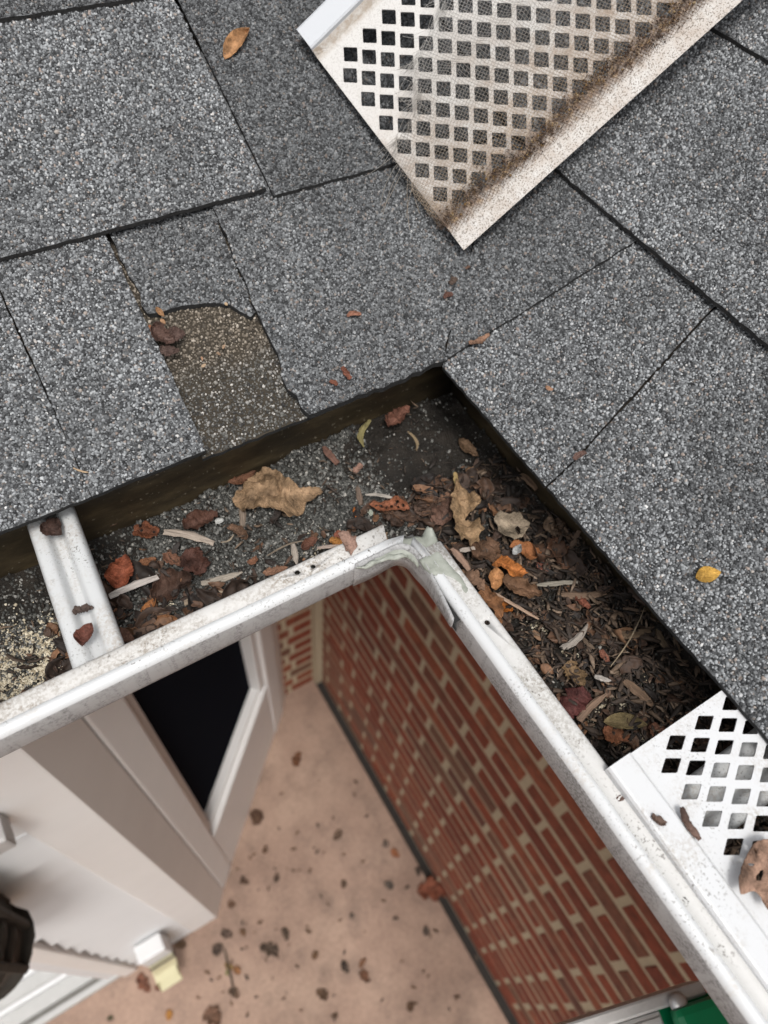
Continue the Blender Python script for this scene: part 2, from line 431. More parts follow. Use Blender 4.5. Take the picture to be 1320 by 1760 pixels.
for r in range(ncrs):
    z = GROUND - 0.005 + (r + 0.5) * CRS
    if r % 2:
        add_me('brick', sb1, bw2, loc=(WX - 0.030 - 0.0325, WY + 0.03, z)); add_me('brick', sb2, bw2, loc=(WX - 0.030 - 0.065 - JT - 0.0225, WY + 0.03, z))
    else:
        add_me('brick', sb3, bw2, loc=(WX - 0.030 - 0.044, WY + 0.03, z)); add_me('brick', sb2, bw2, loc=(WX - 0.030 - 0.088 - JT - 0.0225, WY + 0.03, z))

# ---------------------------------------------------------------- angled window bay, corner board, siding, threshold
M_TRIM = simple('white_trim_paint', (0.80, 0.79, 0.775), 0.45, 14, 0.05, 0.05)
M_TRIM2 = simple('beige_white_cladding', (0.74, 0.71, 0.68), 0.5, 10, 0.06, 0.05)
M_SIDE = simple('white_vinyl_siding', (0.68, 0.685, 0.69), 0.5, 20, 0.04, 0.08)
M_GLASS = NT('dark_window_glass'); M_GLASS.col((0.014, 0.016, 0.022)); M_GLASS.rough(0.35)
M_GLASS.b.inputs['Specular IOR Level'].default_value = 0.0
s2 = math.sqrt(0.5)
G1 = np.array([0.306, 0.855]); G2 = np.array([-0.115, 0.433]); G3 = np.array([-0.166, 0.370]); E1 = np.array([0.339, 0.905])
dirw = (G1 - G2) / np.linalg.norm(G1 - G2); nin = np.array([-dirw[1], dirw[0]])     # nin points into the house
win = empty('window', (G2[0], G2[1], GROUND), 'tall dark glass window in white trim set at an angle to the walls', 'window')
WT = -0.16
def wall_piece(name, s0, s1, d0, d1, z0, z1, mat, parent, bev=0.004):
    """box in the angled wall: s along the wall from G2, d into the house"""
    v, f = bevel_box(s0, s1, d0, d1, z0, z1, bev, 2)
    vv = [(G2[0] + dirw[0] * a + nin[0] * b, G2[1] + dirw[1] * a + nin[1] * b, c) for a, b, c in v]
    return add(name, vv, f, mat, parent)
LW = float(np.linalg.norm(G1 - G2))
sg0 = 0.098; sg1 = LW - 0.112
ZG = -1.76
_j1 = wall_piece('jamb', 0.0, sg0 - 0.028, 0.0, 0.10, GROUND, WT, M_TRIM, win, 0.006)
wall_piece('jamb_bead', sg0 - 0.0275, sg0 - 0.001, 0.018, 0.09, ZG - 0.02, WT, M_TRIM2, _j1, 0.003)
_j2 = wall_piece('jamb', sg1 + 0.03, LW, 0.0, 0.10, GROUND, WT, M_TRIM, win, 0.006)
wall_piece('jamb_bead', sg1 + 0.001, sg1 + 0.0295, 0.012, 0.09, ZG - 0.02, WT, M_TRIM, _j2, 0.003)
_j3 = wall_piece('bottom_rail', sg0 - 0.0275, sg1 + 0.0295, 0.003, 0.10, GROUND, ZG - 0.021, M_TRIM, win, 0.006)
wall_piece('bottom_bead', sg0 - 0.001, sg1 + 0.001, 0.020, 0.09, ZG - 0.020, ZG, M_TRIM, _j3, 0.003)
wall_piece('pane', sg0 - 0.001, sg1 + 0.001, 0.045, 0.085, ZG, WT, M_GLASS.m, win, 0.002)
v, f = prism([G1 + nin * 0.002, E1, E1 + (0, 0.05), G1 + nin * 0.06], GROUND, WT)
add('return_board', v, f, M_TRIM2, win)
cb = empty('corner_board', (G3[0], G3[1], GROUND), 'wide beige white corner board between the angled window and the siding', 'trim board')
v, f = prism([G3, G2 + dirw * -0.003, G2 + nin * 0.06 + dirw * -0.003, G3 + (0.0, 0.06)], GROUND, WT)
add('angled_face', v, f, M_TRIM2, cb)
SXR, SXL, SZT = -0.245, -0.42, -0.778
v, f = bevel_box(SXR, G3[0], 0.372, 0.42, GROUND, WT, 0.004)
add('front_face', v, f, M_TRIM, cb)
v, f = bevel_box(-0.75, SXR - 0.001, 0.392, 0.45, SZT + 0.003, WT, 0.004)
add('frieze_board', v, f, M_TRIM, cb)
sd_w = empty('siding', (-0.33, 0.37, GROUND), 'white lap siding boards between the corner board and the door', 'siding')
nb = 14
lap = (SZT - GROUND) / nb
for i in range(nb):
    z0 = GROUND + 0.01 + i * lap; z1 = z0 + lap + 0.004
    ov = 0.0
    xl = SXL + 0.002 * (i % 3)
    v = [(xl, 0.3735, z0), (SXR, 0.3735, z0), (SXR, 0.390, z1), (xl, 0.390, z1), (xl, 0.43, z0), (SXR, 0.43, z0), (SXR, 0.43, z1), (xl, 0.43, z1)]
    add('siding_board', v, [(0, 1, 2, 3), (0, 4, 5, 1), (3, 2, 6, 7), (0, 3, 7, 4), (1, 5, 6, 2), (4, 7, 6, 5)], M_SIDE, sd_w)
M_SILL = simple('grey_sill_metal', (0.44, 0.44, 0.43), 0.5, 40, 0.12, 0.1); M_SILLD = simple('dirty_sill_groove', (0.20, 0.19, 0.175), 0.7, 60, 0.3, 0.2)
door = empty('door_frame', (-0.6, 0.40, GROUND), 'white door casing and ridged threshold below the siding at the lower left', 'door frame')
v, f = bevel_box(-0.46, SXL - 0.002, 0.366, 0.43, GROUND, SZT - 0.02, 0.004); add('casing', v, f, M_TRIM2, door)
v, f = bevel_box(-0.50, -0.4605, 0.380, 0.46, GROUND + 0.04, SZT - 0.02, 0.004); add('jamb', v, f, M_SIDE, door)
for (ya, yb, zz, mm) in ((0.374, 0.392, 0.030, M_SILL), (0.3925, 0.405, 0.018, M_SILLD), (0.4055, 0.445, 0.040, M_SILL), (0.4455, 0.457, 0.066, M_SIDE), (0.4575, 0.50, 0.056, M_SILL), (0.5005, 0.513, 0.080, M_SIDE), (0.5135, 0.56, 0.070, M_SILL)):
    v, f = bevel_box(-1.3, -0.462 if yb < 0.38 else -0.455, ya, yb, GROUND + 0.001, GROUND + zz, 0.002); add('threshold_rib', v, f, mm, door)
v, f = bevel_box(-1.3, -0.505, 0.565, 0.60, GROUND, SZT, 0.003); add('door_panel', v, f, M_SIDE, door)
# downspout stub with cream elbow
M_CREAM = simple('cream_yellow_plastic', (0.60, 0.56, 0.36), 0.5, 25, 0.08, 0.05)
dsx, dsy = -0.325, 0.345
dsp = empty('downspout', (dsx, dsy, GROUND), 'short white downspout with a pale yellow elbow at the foot of the siding', 'downspout')
v, f = bevel_box(dsx - 0.036, dsx + 0.036, dsy - 0.020, dsy + 0.026, -2.03, -1.90, 0.006); add('pipe', v, f, M_SIDE, dsp)
el = []
prof = [(-0.031, 0), (0.031, 0), (0.031, 1), (-0.031, 1)]
path = [((dsx, dsy, -2.015), (0, 1, 0)), ((dsx - 0.004, dsy - 0.010, -2.08), (0, 0.95, 0.3)), ((dsx - 0.010, dsy - 0.036, -2.115), (0, 0.5, 0.86)), ((dsx - 0.014, dsy - 0.066, -2.14), (0, 0.45, 0.9))]
V = []; F = []
for k, (c, nvec) in enumerate(path):
    for (a, b) in prof:
        t = (b - 0.5) * 0.045
        V.append((c[0] + a, c[1] + nvec[1] * t, c[2] + nvec[2] * t))
for k in range(len(path) - 1):
    for i in range(4): F.append((k * 4 + i, k * 4 + (i + 1) % 4, k * 4 + 4 + (i + 1) % 4, k * 4 + 4 + i))
eo = add('elbow', V, F, M_CREAM, dsp)
md = eo.modifiers.new('wall', 'SOLIDIFY'); md.thickness = 0.0025
v, f = bevel_box(dsx - 0.036, dsx + 0.036, dsy - 0.03, dsy + 0.03, -2.045, -2.03, 0.002); add('dirt_ring', v, f, simple('dark_ring', (0.06, 0.05, 0.04), 0.9), eo)
# wall lantern
M_BRONZE = simple('dark_bronze_metal', (0.050, 0.042, 0.034), 0.75, 60, 0.5, 0.5, 0.003, 0.6)
M_SMOKE = simple('smoky_brown_glass', (0.11, 0.09, 0.075), 0.25, 30, 0.4, 0.1)
lp = at_plane(-74, 1636, (0, 0.318, 0), (0, 1, 0))
lan = empty('wall_lantern', tuple(lp), 'dark bronze ridged lantern at the left edge in front of the siding', 'lantern')
def ring(name, r0, r1, z0, z1, n, mat, jag=0.0, seed=1):
    rr = random.Random(seed); V = []; F = []
    for k in range(n):
        a = 2 * math.pi * k / n; j = 1 + rr.uniform(-jag, jag)
        for (r, z) in ((r0, z0), (r0 * j, (z0 + z1) / 2 + 0.004), (r1 * j, z1), (r1 * 0.8, z1), (r0 * 0.8, z0)):
            V.append((lp[0] + r * math.cos(a), lp[1] + r * math.sin(a), lp[2] + z))
    for k in range(n):
        for i in range(5):
            F.append((k * 5 + i, ((k + 1) % n) * 5 + i, ((k + 1) % n) * 5 + (i + 1) % 5, k * 5 + (i + 1) % 5))
    return add(name, V, F, mat, lan)
ring('cap_ring', 0.072, 0.048, 0.115, 0.15, 22, M_BRONZE, 0.07, 3)
ring('upper_ring', 0.080, 0.070, 0.085, 0.110, 26, M_BRONZE, 0.05, 1)
ring('middle_ring', 0.081, 0.076, 0.045, 0.062, 30, M_BRONZE, 0.06, 7)
ring('waist_ring', 0.077, 0.074, -0.005, 0.012, 30, M_BRONZE, 0.07, 8)
ring('lower_ring', 0.066, 0.078, -0.11, -0.07, 26, M_BRONZE, 0.06, 2)
v, f = bevel_box(lp[0] - 0.035, lp[0] + 0.035, lp[1] - 0.035, lp[1] + 0.035, lp[2] + 0.11, lp[2] + 0.155, 0.015); add('cap', v, f, M_BRONZE, lan)
for k in range(8):
    a = 2 * math.pi * (k + 0.5) / 8
    c, s = math.cos(a), math.sin(a)
    w = 0.026
    V = []
    for (r, z) in ((0.062, -0.08), (0.074, 0.09)):
        for q in (-1, 1):
            for d in (0, -0.004): V.append((lp[0] + c * (r + d) - s * w * q, lp[1] + s * (r + d) + c * w * q, lp[2] + z))
    add('glass_panel', V, [(0, 2, 6, 4), (1, 5, 7, 3), (0, 4, 5, 1), (2, 3, 7, 6), (0, 1, 3, 2), (4, 6, 7, 5)], M_SMOKE, lan)
    a = 2 * math.pi * k / 8; c, s = math.cos(a), math.sin(a)
    V, F = bevel_box(-0.006, 0.006, -0.006, 0.006, -0.085, 0.095, 0.002, 1)
    add('rib', [(lp[0] + c * (0.071 + 0.07 * (z + .085) / 1.0 + x) - s * y, lp[1] + s * (0.071 + 0.07 * (z + .085) / 1.0 + x) + c * y, lp[2] + z) for x, y, z in V], F, M_BRONZE, lan)
v, f = bevel_box(lp[0] - 0.01, lp[0] + 0.012, lp[1], 0.391, lp[2] + 0.156, lp[2] + 0.178, 0.004); add('arm', v, f, M_BRONZE, lan)
bp = at_plane(-6, 1425, (0, 0.36, 0), (0, 1, 0))
brk = empty('wall_bracket', (bp[0], bp[1], bp[2]), 'small grey bracket on the white board above the lantern', 'bracket')
v, f = bevel_box(bp[0] - 0.05, bp[0] + 0.012, 0.335, 0.391, bp[2] - 0.02, bp[2] + 0.02, 0.004); add('body', v, f, simple('grey_plastic', (0.42, 0.41, 0.40), 0.5), brk)
v, f = bevel_box(bp[0] - 0.06, bp[0] - 0.012, 0.325, 0.3345, bp[2] - 0.012, bp[2] + 0.012, 0.003); add('clip', v, f, simple('dark_grey_plastic', (0.12, 0.12, 0.12), 0.5), brk)

# ---------------------------------------------------------------- roof
CX, CY = 0.2453, 0.2798          # the inside corner of the eaves in plan
EXP = 0.134                      # course spacing in plan
PITCH = 0.5
def top_z(plane, x, y, n, d):    # course n (1 = eave), d = layer offset
    v = (y - CY) if plane == 'L' else (x - CX)
    return 0.012 + PITCH * v - 0.031 * (v - EXP * (n - 1)) + d
roof = empty('roof', (CX, CY, 0.0), 'grey asphalt shingle roof with two slopes meeting in a valley above the gutter', 'roof')
def densify(poly, step, jit, seed):
    r = random.Random(seed); out = []
    for i in range(len(poly)):
        a = np.array(poly[i][:2]); b = np.array(poly[(i + 1) % len(poly)][:2])
        jj = poly[i][2] if len(poly[i]) > 2 else 1.0
        n = max(1, int(np.linalg.norm(b - a) / step)); t = (b - a) / max(1e-9, np.linalg.norm(b - a)); nn = np.array([-t[1], t[0]])
        for k in range(n):
            p = a + (b - a) * k / n
            if k: p = p + nn * r.uniform(-jit, jit) * jj
            out.append((p[0], p[1]))
    return out
def inside(poly, X, Y):
    P = np.array(poly); c = np.zeros(len(X), bool); j = len(P) - 1
    for i in range(len(P)):
        xi, yi = P[i]; xj, yj = P[j]
        k = ((yi > Y) != (yj > Y)) & (X < (xj - xi) * (Y - yi) / (yj - yi + 1e-12) + xi)
        c ^= k; j = i
    return c
def chips(X, Y, Z, T1, T2, N, size, height, seed, tilt=0.25, sides=5):
    """flat-topped irregular stone chips: arrays of centres -> verts, tris"""
    r = np.random.default_rng(seed); n = len(X)
    S = sides
    ang = (np.arange(S) / S * 2 * np.pi)[None] + r.uniform(0, 6.28, (n, 1)) + r.uniform(-0.35, 0.35, (n, S))
    el = r.uniform(0.68, 1.0, (n, 1)); ea = r.uniform(0, 6.28, (n, 1))
    rad = size[:, None] * r.uniform(0.75, 1.15, (n, S))
    lx, ly = np.cos(ang) * rad, np.sin(ang) * rad
    ca, sa = np.cos(ea), np.sin(ea)
    px, py = ca * lx + sa * ly, (-sa * lx + ca * ly) * el
    lx, ly = ca * px - sa * py, sa * px + ca * py
    tx, ty = r.normal(0, tilt, (n, 1)), r.normal(0, tilt, (n, 1))
    top = r.uniform(0.62, 0.92, (n, 1))
    hz = height[:, None]
    bx, by, bz = lx, ly, lx * 0 - 0.3 * hz
    ux, uy = lx * top, ly * top
    uz = hz + ux * tx + uy * ty
    LX = np.concatenate([bx, ux], 1); LY = np.concatenate([by, uy], 1); LZ = np.concatenate([bz, uz], 1)
    V = np.stack([X, Y, Z], 1)[:, None, :] + LX[..., None] * np.array(T1) + LY[..., None] * np.array(T2) + LZ[..., None] * np.array(N)
    f = [(i, (i + 1) % S, S + (i + 1) % S) for i in range(S)] + [(i, S + (i + 1) % S, S + i) for i in range(S)] + [(S, S + i, S + i + 1) for i in range(1, S - 1)]
    F = np.array(f)[None] + (np.arange(n) * 2 * S)[:, None, None]
    return V.reshape(-1, 3), F.reshape(-1, 3)
NL = np.array([0, -0.41, 0.912]); NLs = {'L': (np.array([1.0, 0, 0]), np.array([0, 0.912, 0.41]), np.array([0, -0.41, 0.912])),
                                        'R': (np.array([0.0, -1, 0]), np.array([0.912, 0, 0.41]), np.array([-0.41, 0, 0.912]))}
# grain cover only where it can be told apart; the material carries on beyond
GRAIN = (-0.45, 0.70, -0.20, 0.66)
seedc = [10]
def shingle(poly, plane, n, d, gm, thick=0.0029, jit=0.0004, sp=0.00145, label=None, base=None):
    seedc[0] += 1; sd_ = seedc[0]
    P = densify(poly, 0.006, jit, sd_)
    m = len(P)
    V = [(x, y, top_z(plane, x, y, n, d) - 0.0004) for x, y in P] + [(x, y, top_z(plane, x, y, n, d) - thick) for x, y in P]
    F = [tuple(range(m)), tuple(reversed(range(m, 2 * m)))] + [(i, m + i, m + (i + 1) % m, (i + 1) % m) for i in range(m)]
    A = sum(P[i][0] * P[(i + 1) % m][1] - P[(i + 1) % m][0] * P[i][1] for i in range(m))
    if A < 0: F = [tuple(reversed(q)) for q in F]
    o = add('shingle', V, F, [base or M_ASPH, M_EDGE], roof, midx=[0, 1] + [1] * m)
    if label: o['label'] = label
    if gm is None: return o
    xs = [p[0] for p in P]; ys = [p[1] for p in P]
    x0, x1, y0, y1 = max(min(xs), GRAIN[0]), min(max(xs), GRAIN[1]), max(min(ys), GRAIN[2]), min(max(ys), GRAIN[3])
    if x1 <= x0 or y1 <= y0: return o
    r = np.random.default_rng(sd_)
    gx_, gy_ = np.meshgrid(np.arange(x0, x1, sp), np.arange(y0, y1, sp * 0.866))
    gx_ = gx_ + (np.arange(gx_.shape[0]) % 2)[:, None] * sp * 0.5
    X = gx_.ravel() + r.uniform(-0.5, 0.5, gx_.size) * sp; Y = gy_.ravel() + r.uniform(-0.5, 0.5, gx_.size) * sp
    k = inside(P, X, Y)
    for ddx, ddy in ((0.0002, 0), (-0.0002, 0), (0, 0.0002), (0, -0.0002)): k &= inside(P, X + ddx, Y + ddy)
    vv_ = (Y - CY) if plane == 'L' else (X - CX)
    k &= vv_ < EXP * n + 0.006                                     # none under the next course
    q_ = R @ np.stack([X, Y, top_z(plane, X, Y, n, d) - H])        # and none far outside the pictured stretch of roof
    k &= (np.abs(FPX * q_[0] / q_[2]) < 660 * 1.14) & (np.abs(FPX * q_[1] / q_[2]) < 880 * 1.12)
    X, Y = X[k], Y[k]
    if len(X) == 0: return o
    Z = top_z(plane, X, Y, n, d)
    size = np.clip(r.lognormal(math.log(0.00082), 0.28, len(X)), 0.0005, 0.00155)
    h = size * r.uniform(0.3, 0.75, len(X))
    VV, FF = chips(X, Y, Z, *NLs[plane], size, h, sd_ + 1)
    me = np_mesh('granules', VV, FF, gm)
    add_me('granules', me, o, kind='stuff')
    return o
def lroof(px, py, n=1, d=0.0):          # pixel of the photograph to plan position on the left / right slope
    p = at_plane(px, py, (0, CY, 0.012), (0, -PITCH, 1)); return (p[0], p[1])
def rroof(px, py):
    p = at_plane(px, py, (CX, 0, 0.012), (-PITCH, 0, 1)); return (p[0], p[1])
def vx(y): return CX + (y - CY)         # the valley line
E2 = CY + EXP; E3 = CY + 2 * EXP; E4 = CY + 3 * EXP; UP = CY + 1.3
sa0, sa1 = lroof(190, 405), lroof(345, 760)     # seam left of the torn tab
sb0, sb1_ = lroof(375, 345), lroof(505, 702)    # seam right of it
xa = (sa0[0] + sa1[0]) / 2; xb = (sb0[0] + sb1_[0]) / 2
tear = [lroof(*q) for q in ((247, 527), (290, 518), (330, 511), (370, 508), (395, 512), (412, 524), (430, 533), (446, 522))]
# course 1, left slope
LF = -1.6
shingle([(LF, CY), (-0.42, CY), (-0.42, E2 + 0.12), (LF, E2 + 0.12)], 'L', 1, 0.0, M_GM)
q0, q1 = lroof(0, 500), lroof(78, 668)
shingle([(-0.418, CY - 0.001), (q1[0] - 0.002, CY + 0.0005), (q1[0] - 0.001, q1[1]), (q0[0], E2 + 0.12), (-0.418, E2 + 0.12)], 'L', 1, 0.0002, M_GL)
shingle([(q1[0] - 0.0015, CY), (xa - 0.001, CY + 0.001), (xa - 0.0005, CY + 0.06), (xa, E2 + 0.12), (q0[0] + 0.0008, E2 + 0.12), (q1[0], q1[1])], 'L', 1, 0.0010, M_GL, label='light grey shingle tab left of the torn patch')
shingle([(xa + 0.0030, tear[0][1])] + tear[1:-1] + [(xb - 0.001, tear[-1][1]), (xb + 0.010, E2 + 0.12), (xa + 0.0034, E2 + 0.12)], 'L', 1, -0.0028, M_GM, jit=0.0014, thick=0.0036, label='recessed shingle strip torn off along a ragged lower edge')
shingle([(xa - 0.004, CY + 0.0015), (xb + 0.014, CY + 0.0015), (xb + 0.014, E2), (xa - 0.004, E2)], 'L', 1, -0.0066, M_GB, sp=0.0016, base=M_SOIL, label='brown weathered underlay exposed where the tab has torn away')
shingle([(xb + 0.0005, CY - 0.001), (CX, CY - 0.0005), (vx(E2 + 0.10), E2 + 0.10), (xb + 0.012, E2 + 0.10), lroof(440, 528), lroof(455, 560), lroof(478, 606), lroof(486, 650)], 'L', 1, 0.0, M_GM, thick=0.0045, jit=0.0014, label='dark grey shingle running into the valley above the gutter corner')
cutp = rroof(1110, 395)
shingle([(CX + 0.0005, CY - 0.0005), (cutp[0], cutp[1]), (cutp[0] + 0.09, cutp[1] - 0.003), (vx(E2 + 0.10), E2 + 0.10)], 'R', 1, 0.0, M_GM, label='dark grey shingle flap lapped across the valley onto the right slope')
# course 2, left slope
s20, s21 = lroof(300, 0), lroof(455, 311)
shingle([(LF, E2), (-0.30, E2), (-0.30, E3 + 0.1), (LF, E3 + 0.1)], 'L', 2, 0.0, M_GM)
shingle([(-0.2985, E2), (s21[0] - 0.0015, E2 + 0.0005), (s21[0] - 0.0005, E3 + 0.10), (-0.2985, E3 + 0.10)], 'L', 2, 0.0008, M_GL, label='large light grey shingle in the second course at the upper left')
shingle([(s21[0] + 0.0018, E2 - 0.004), (vx(E2 - 0.004), E2 - 0.004), (vx(E3 + 0.08), E3 + 0.08), (s21[0] + 0.0030, E3 + 0.10)], 'L', 2, -0.001, M_GD, label='charcoal shingle beside the loose gutter guard')
# courses 3 and up, left slope
for n in range(3, 9):
    y0 = CY + EXP * (n - 1); x = LF; k = 0
    brks = [LF] + sorted(random.Random(n).uniform(-0.9, 0.3) for _ in range(4)) + [None]
    for a, b in zip(brks[:-1], brks[1:]):
        if b is None: pl_ = [(a + 0.001, y0), (vx(y0), y0), (vx(y0 + EXP + 0.08), y0 + EXP + 0.08), (a + 0.001, y0 + EXP + 0.08)]
        else: pl_ = [(a + 0.001, y0), (b - 0.001, y0), (b - 0.001, y0 + EXP + 0.08), (a + 0.001, y0 + EXP + 0.08)]
        shingle(pl_, 'L', n, 0.0, (M_GM, M_GD, M_GL)[k % 3] if n < 5 else None); k += 1
# right slope
r0, r1 = rroof(1232, 518), rroof(985, 790)
shingle([(CX - 0.0005, CY - 0.002), (CX - 0.001, r1[1] - 0.002), (r1[0], r1[1] + 0.0005), (r0[0], r0[1] + 0.0008), (E2 - CY + CX + 0.1, r0[1] + 0.012), (vx(E2 + 0.10) - 0.01, E2 + 0.09)], 'R', 1, -0.0028, M_GL, label='pale grey shingle beside the inside corner of the eaves')
RB = -1.7
shingle([(CX - 0.001, r1[1] - 0.0035), (CX, -0.35), (CX + EXP + 0.1, -0.35), (CX + EXP + 0.1, r0[1] + 0.011), (r0[0], r0[1] - 0.0008), (r1[0], r1[1] - 0.001)], 'R', 1, -0.0020, M_GL, label='long pale grey shingle along the right eave')
shingle([(CX, -0.352), (CX, RB), (CX + EXP + 0.1, RB), (CX + EXP + 0.1, -0.352)], 'R', 1, -0.003, M_GM)
X2 = CX + EXP
shingle([(X2 + 0.002, E2), (X2, 0.30), (X2, -0.30), (X2 + EXP + 0.1, -0.30), (X2 + EXP + 0.1, E2 + EXP + 0.1)], 'R', 2, 0.0006, M_GL, label='broad pale grey shingle in the second course at the right edge')
shingle([(X2 + 0.0022, E2), (X2 - 0.006, E2 + 0.09), (X2 + 0.09, E2 + EXP + 0.05), (X2 + EXP + 0.05, E2 + EXP + 0.05)], 'L', 2, 0.003, M_GD)  # charcoal granules paint the loose guard's shade onto this flap
shingle([(X2, -0.302), (X2, RB), (X2 + EXP + 0.1, RB), (X2 + EXP + 0.1, -0.302)], 'R', 2, 0.0, M_GM)
for n in range(3, 9):
    x0 = CX + EXP * (n - 1)
    brks = [CY + (x0 - CX)] + sorted((random.Random(40 + n).uniform(-1.2, 0.1) for _ in range(3)), reverse=True) + [RB]
    for k, (a, b) in enumerate(zip(brks[:-1], brks[1:])):
        pl_ = [(x0, a - 0.001), (x0, b + 0.001), (x0 + EXP + 0.08, b + 0.001), (x0 + EXP + 0.08, a - 0.001 + (EXP + 0.08 if k == 0 else 0))]
        shingle(pl_, 'R', n, 0.0, (M_GL, M_GM, M_GL)[k % 3] if n < 4 else None)
# deck, fascia and soffit close the eaves so that they shade the walls
M_DECK = simple('dark_decking', (0.05, 0.04, 0.03), 0.9)
dz = -0.012
def dk(x, y): return 0.012 + PITCH * max(x - CX, y - CY) * 0.955 + dz
tp = 1.35
add('deck', [(LF, CY + 0.006, dk(-9, CY + 0.006)), (CX + 0.006, CY + 0.006, dk(CX, CY + 0.006)), (CX + tp, CY + tp, dk(CX + tp, CY + tp)), (LF, CY + tp, dk(-9, CY + tp)), (CX + 0.006, RB, dk(CX + 0.006, -9)), (CX + tp, RB, dk(CX + tp, -9))],
    [(0, 1, 2, 3), (1, 4, 5, 2)], M_DECK, roof)
GBY, GBX = 0.3016, 0.2793                  # the gutter's back planes
M_FASC = simple('white_fascia', (0.6, 0.59, 0.57), 0.5)
v, f = prism([(LF, GBY + 0.002), (GBX + 0.002, GBY + 0.002), (GBX + 0.002, RB), (GBX + 0.022, RB), (GBX + 0.022, GBY + 0.022), (LF, GBY + 0.022)], -0.15, -0.002)
add('fascia', v, f, M_FASC, roof)
v, f = prism([(LF, GBY + 0.0225), (GBX + 0.0225, GBY + 0.0225), (GBX + 0.0225, RB), (CX + tp, RB), (CX + tp, CY + tp), (LF, CY + tp)], -0.148, -0.136)
add('soffit', v, f, M_FASC, roof)

# ---------------------------------------------------------------- the gutter
FX, FY = 0.1523, 0.1746            # outer faces of the right and left lips
gut = empty('rain_gutter', (FX, FY, -0.09), 'white aluminium gutter turning an inside corner, clogged with silt and leaves', 'gutter')
lip_prof = [(0.0162, -0.0075), (0.0158, -0.0012), (0.0150, -0.0002), (0.0140, 0.0), (0.0062, 0.0002), (0.0057, -0.0006), (0.0051, 0.0003), (0.0034, -0.0001), (0.0017, -0.0006), (0.0007, -0.0015), (0.0002, -0.0027), (0.0, -0.0045), (0.0, -0.020), (0.0006, -0.0215), (0.0022, -0.0225)]
trough_prof = [(0.0022, -0.0225), (0.006, -0.025), (0.016, -0.034), (0.026, -0.050), (0.030, -0.062), (0.030, -0.087), (0.033, -0.090), (0.126, -0.090), (0.127, -0.088)]
back_prof = [(0.127, -0.088), (0.1268, -0.06), (0.127, -0.03), (0.127, 0.0)]
def sweep(prof, arm, start, end_of, nseg=60, wob=0.0, thick=0.0008):
    """profile (v across from the outer face, z) swept along an arm; end_of(v) is the far end along the arm"""
    V = []; F = []; n = len(prof)
    for k in range(nseg + 1):
        t = k / nseg
        for (v, z) in prof:
            e = end_of(v); s = start + (e - start) * t
            wv = wob * math.sin(s * 31 + 1.3) + wob * 0.6 * math.sin(s * 83)
            if arm == 'L': V.append((s, FY + v + wv, z + wv * 0.5))
            else: V.append((FX + v + wv, s, z + wv * 0.5))
    for k in range(nseg):
        for i in range(n - 1):
            q = (k * n + i, k * n + i + 1, (k + 1) * n + i + 1, (k + 1) * n + i)
            F.append(q if arm == 'R' else tuple(reversed(q)))
    return V, F
def baked(o):
    dg = bpy.context.evaluated_depsgraph_get()
    me = bpy.data.meshes.new_from_object(o.evaluated_get(dg))
    o.modifiers.clear(); o.data = me
def lip(arm, start, end_of, holes):
    V, F = sweep(lip_prof, arm, start, end_of, 70, 0.00018)
    n = len(lip_prof); mi = []
    for k in range(70):
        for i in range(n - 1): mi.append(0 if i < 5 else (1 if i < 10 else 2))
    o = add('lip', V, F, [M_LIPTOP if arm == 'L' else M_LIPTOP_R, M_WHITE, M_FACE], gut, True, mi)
    s = o.modifiers.new('sheet', 'SOLIDIFY'); s.thickness = 0.0009; s.offset = -1
    cut = []
    for (px, py, r) in holes:
        p = at_z(px, py, 0.0)
        bm = bmesh.new(); bmesh.ops.create_cone(bm, cap_ends=True, segments=14, radius1=r, radius2=r, depth=0.006)
        bmesh.ops.translate(bm, verts=bm.verts, vec=Vector((p[0], p[1], 0)))
        me = bpy.data.meshes.new('cut'); bm.to_mesh(me); bm.free()
        c = bpy.data.objects.new('cut', me); COL.objects.link(c); cut.append(c)
        b = o.modifiers.new('hole', 'BOOLEAN'); b.operation = 'DIFFERENCE'; b.object = c; b.solver = 'EXACT'
    baked(o)
    for c in cut: bpy.data.objects.remove(c)
    return o
lend = at_z(655, 897, 0.0)[0]; lend2 = at_z(668, 944, 0.0)[0]
def left_end(v): return lend + (lend2 - lend) * max(0, min(1, (0.0155 - v) / 0.0155)) if v > 0.004 else FX + v - 0.004
lip('L', LF, left_end, [(511, 985, 0.0016), (538, 975, 0.0015)])
rend = at_z(742, 938, 0.0)[1]
def right_end(v): return rend if v > 0.004 else FY + v - 0.004
lip('R', RB, right_end, [(837, 1071, 0.0016), (826, 1119, 0.0006)])
for arm, st, F0 in (('L', LF, FX), ('R', RB, FY)):
    V, F = sweep(trough_prof, arm, st, lambda v, F0=F0: F0 + v, 40)
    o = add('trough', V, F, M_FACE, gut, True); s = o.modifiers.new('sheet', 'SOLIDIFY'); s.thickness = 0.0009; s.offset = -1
    V, F = sweep(back_prof, arm, st, lambda v, F0=F0: F0 + v, 40)
    o = add('back_wall', V, F, M_GRIME, gut, True, label='brown grimy inner back wall of the gutter'); s = o.modifiers.new('sheet', 'SOLIDIFY'); s.thickness = 0.0009; s.offset = -1
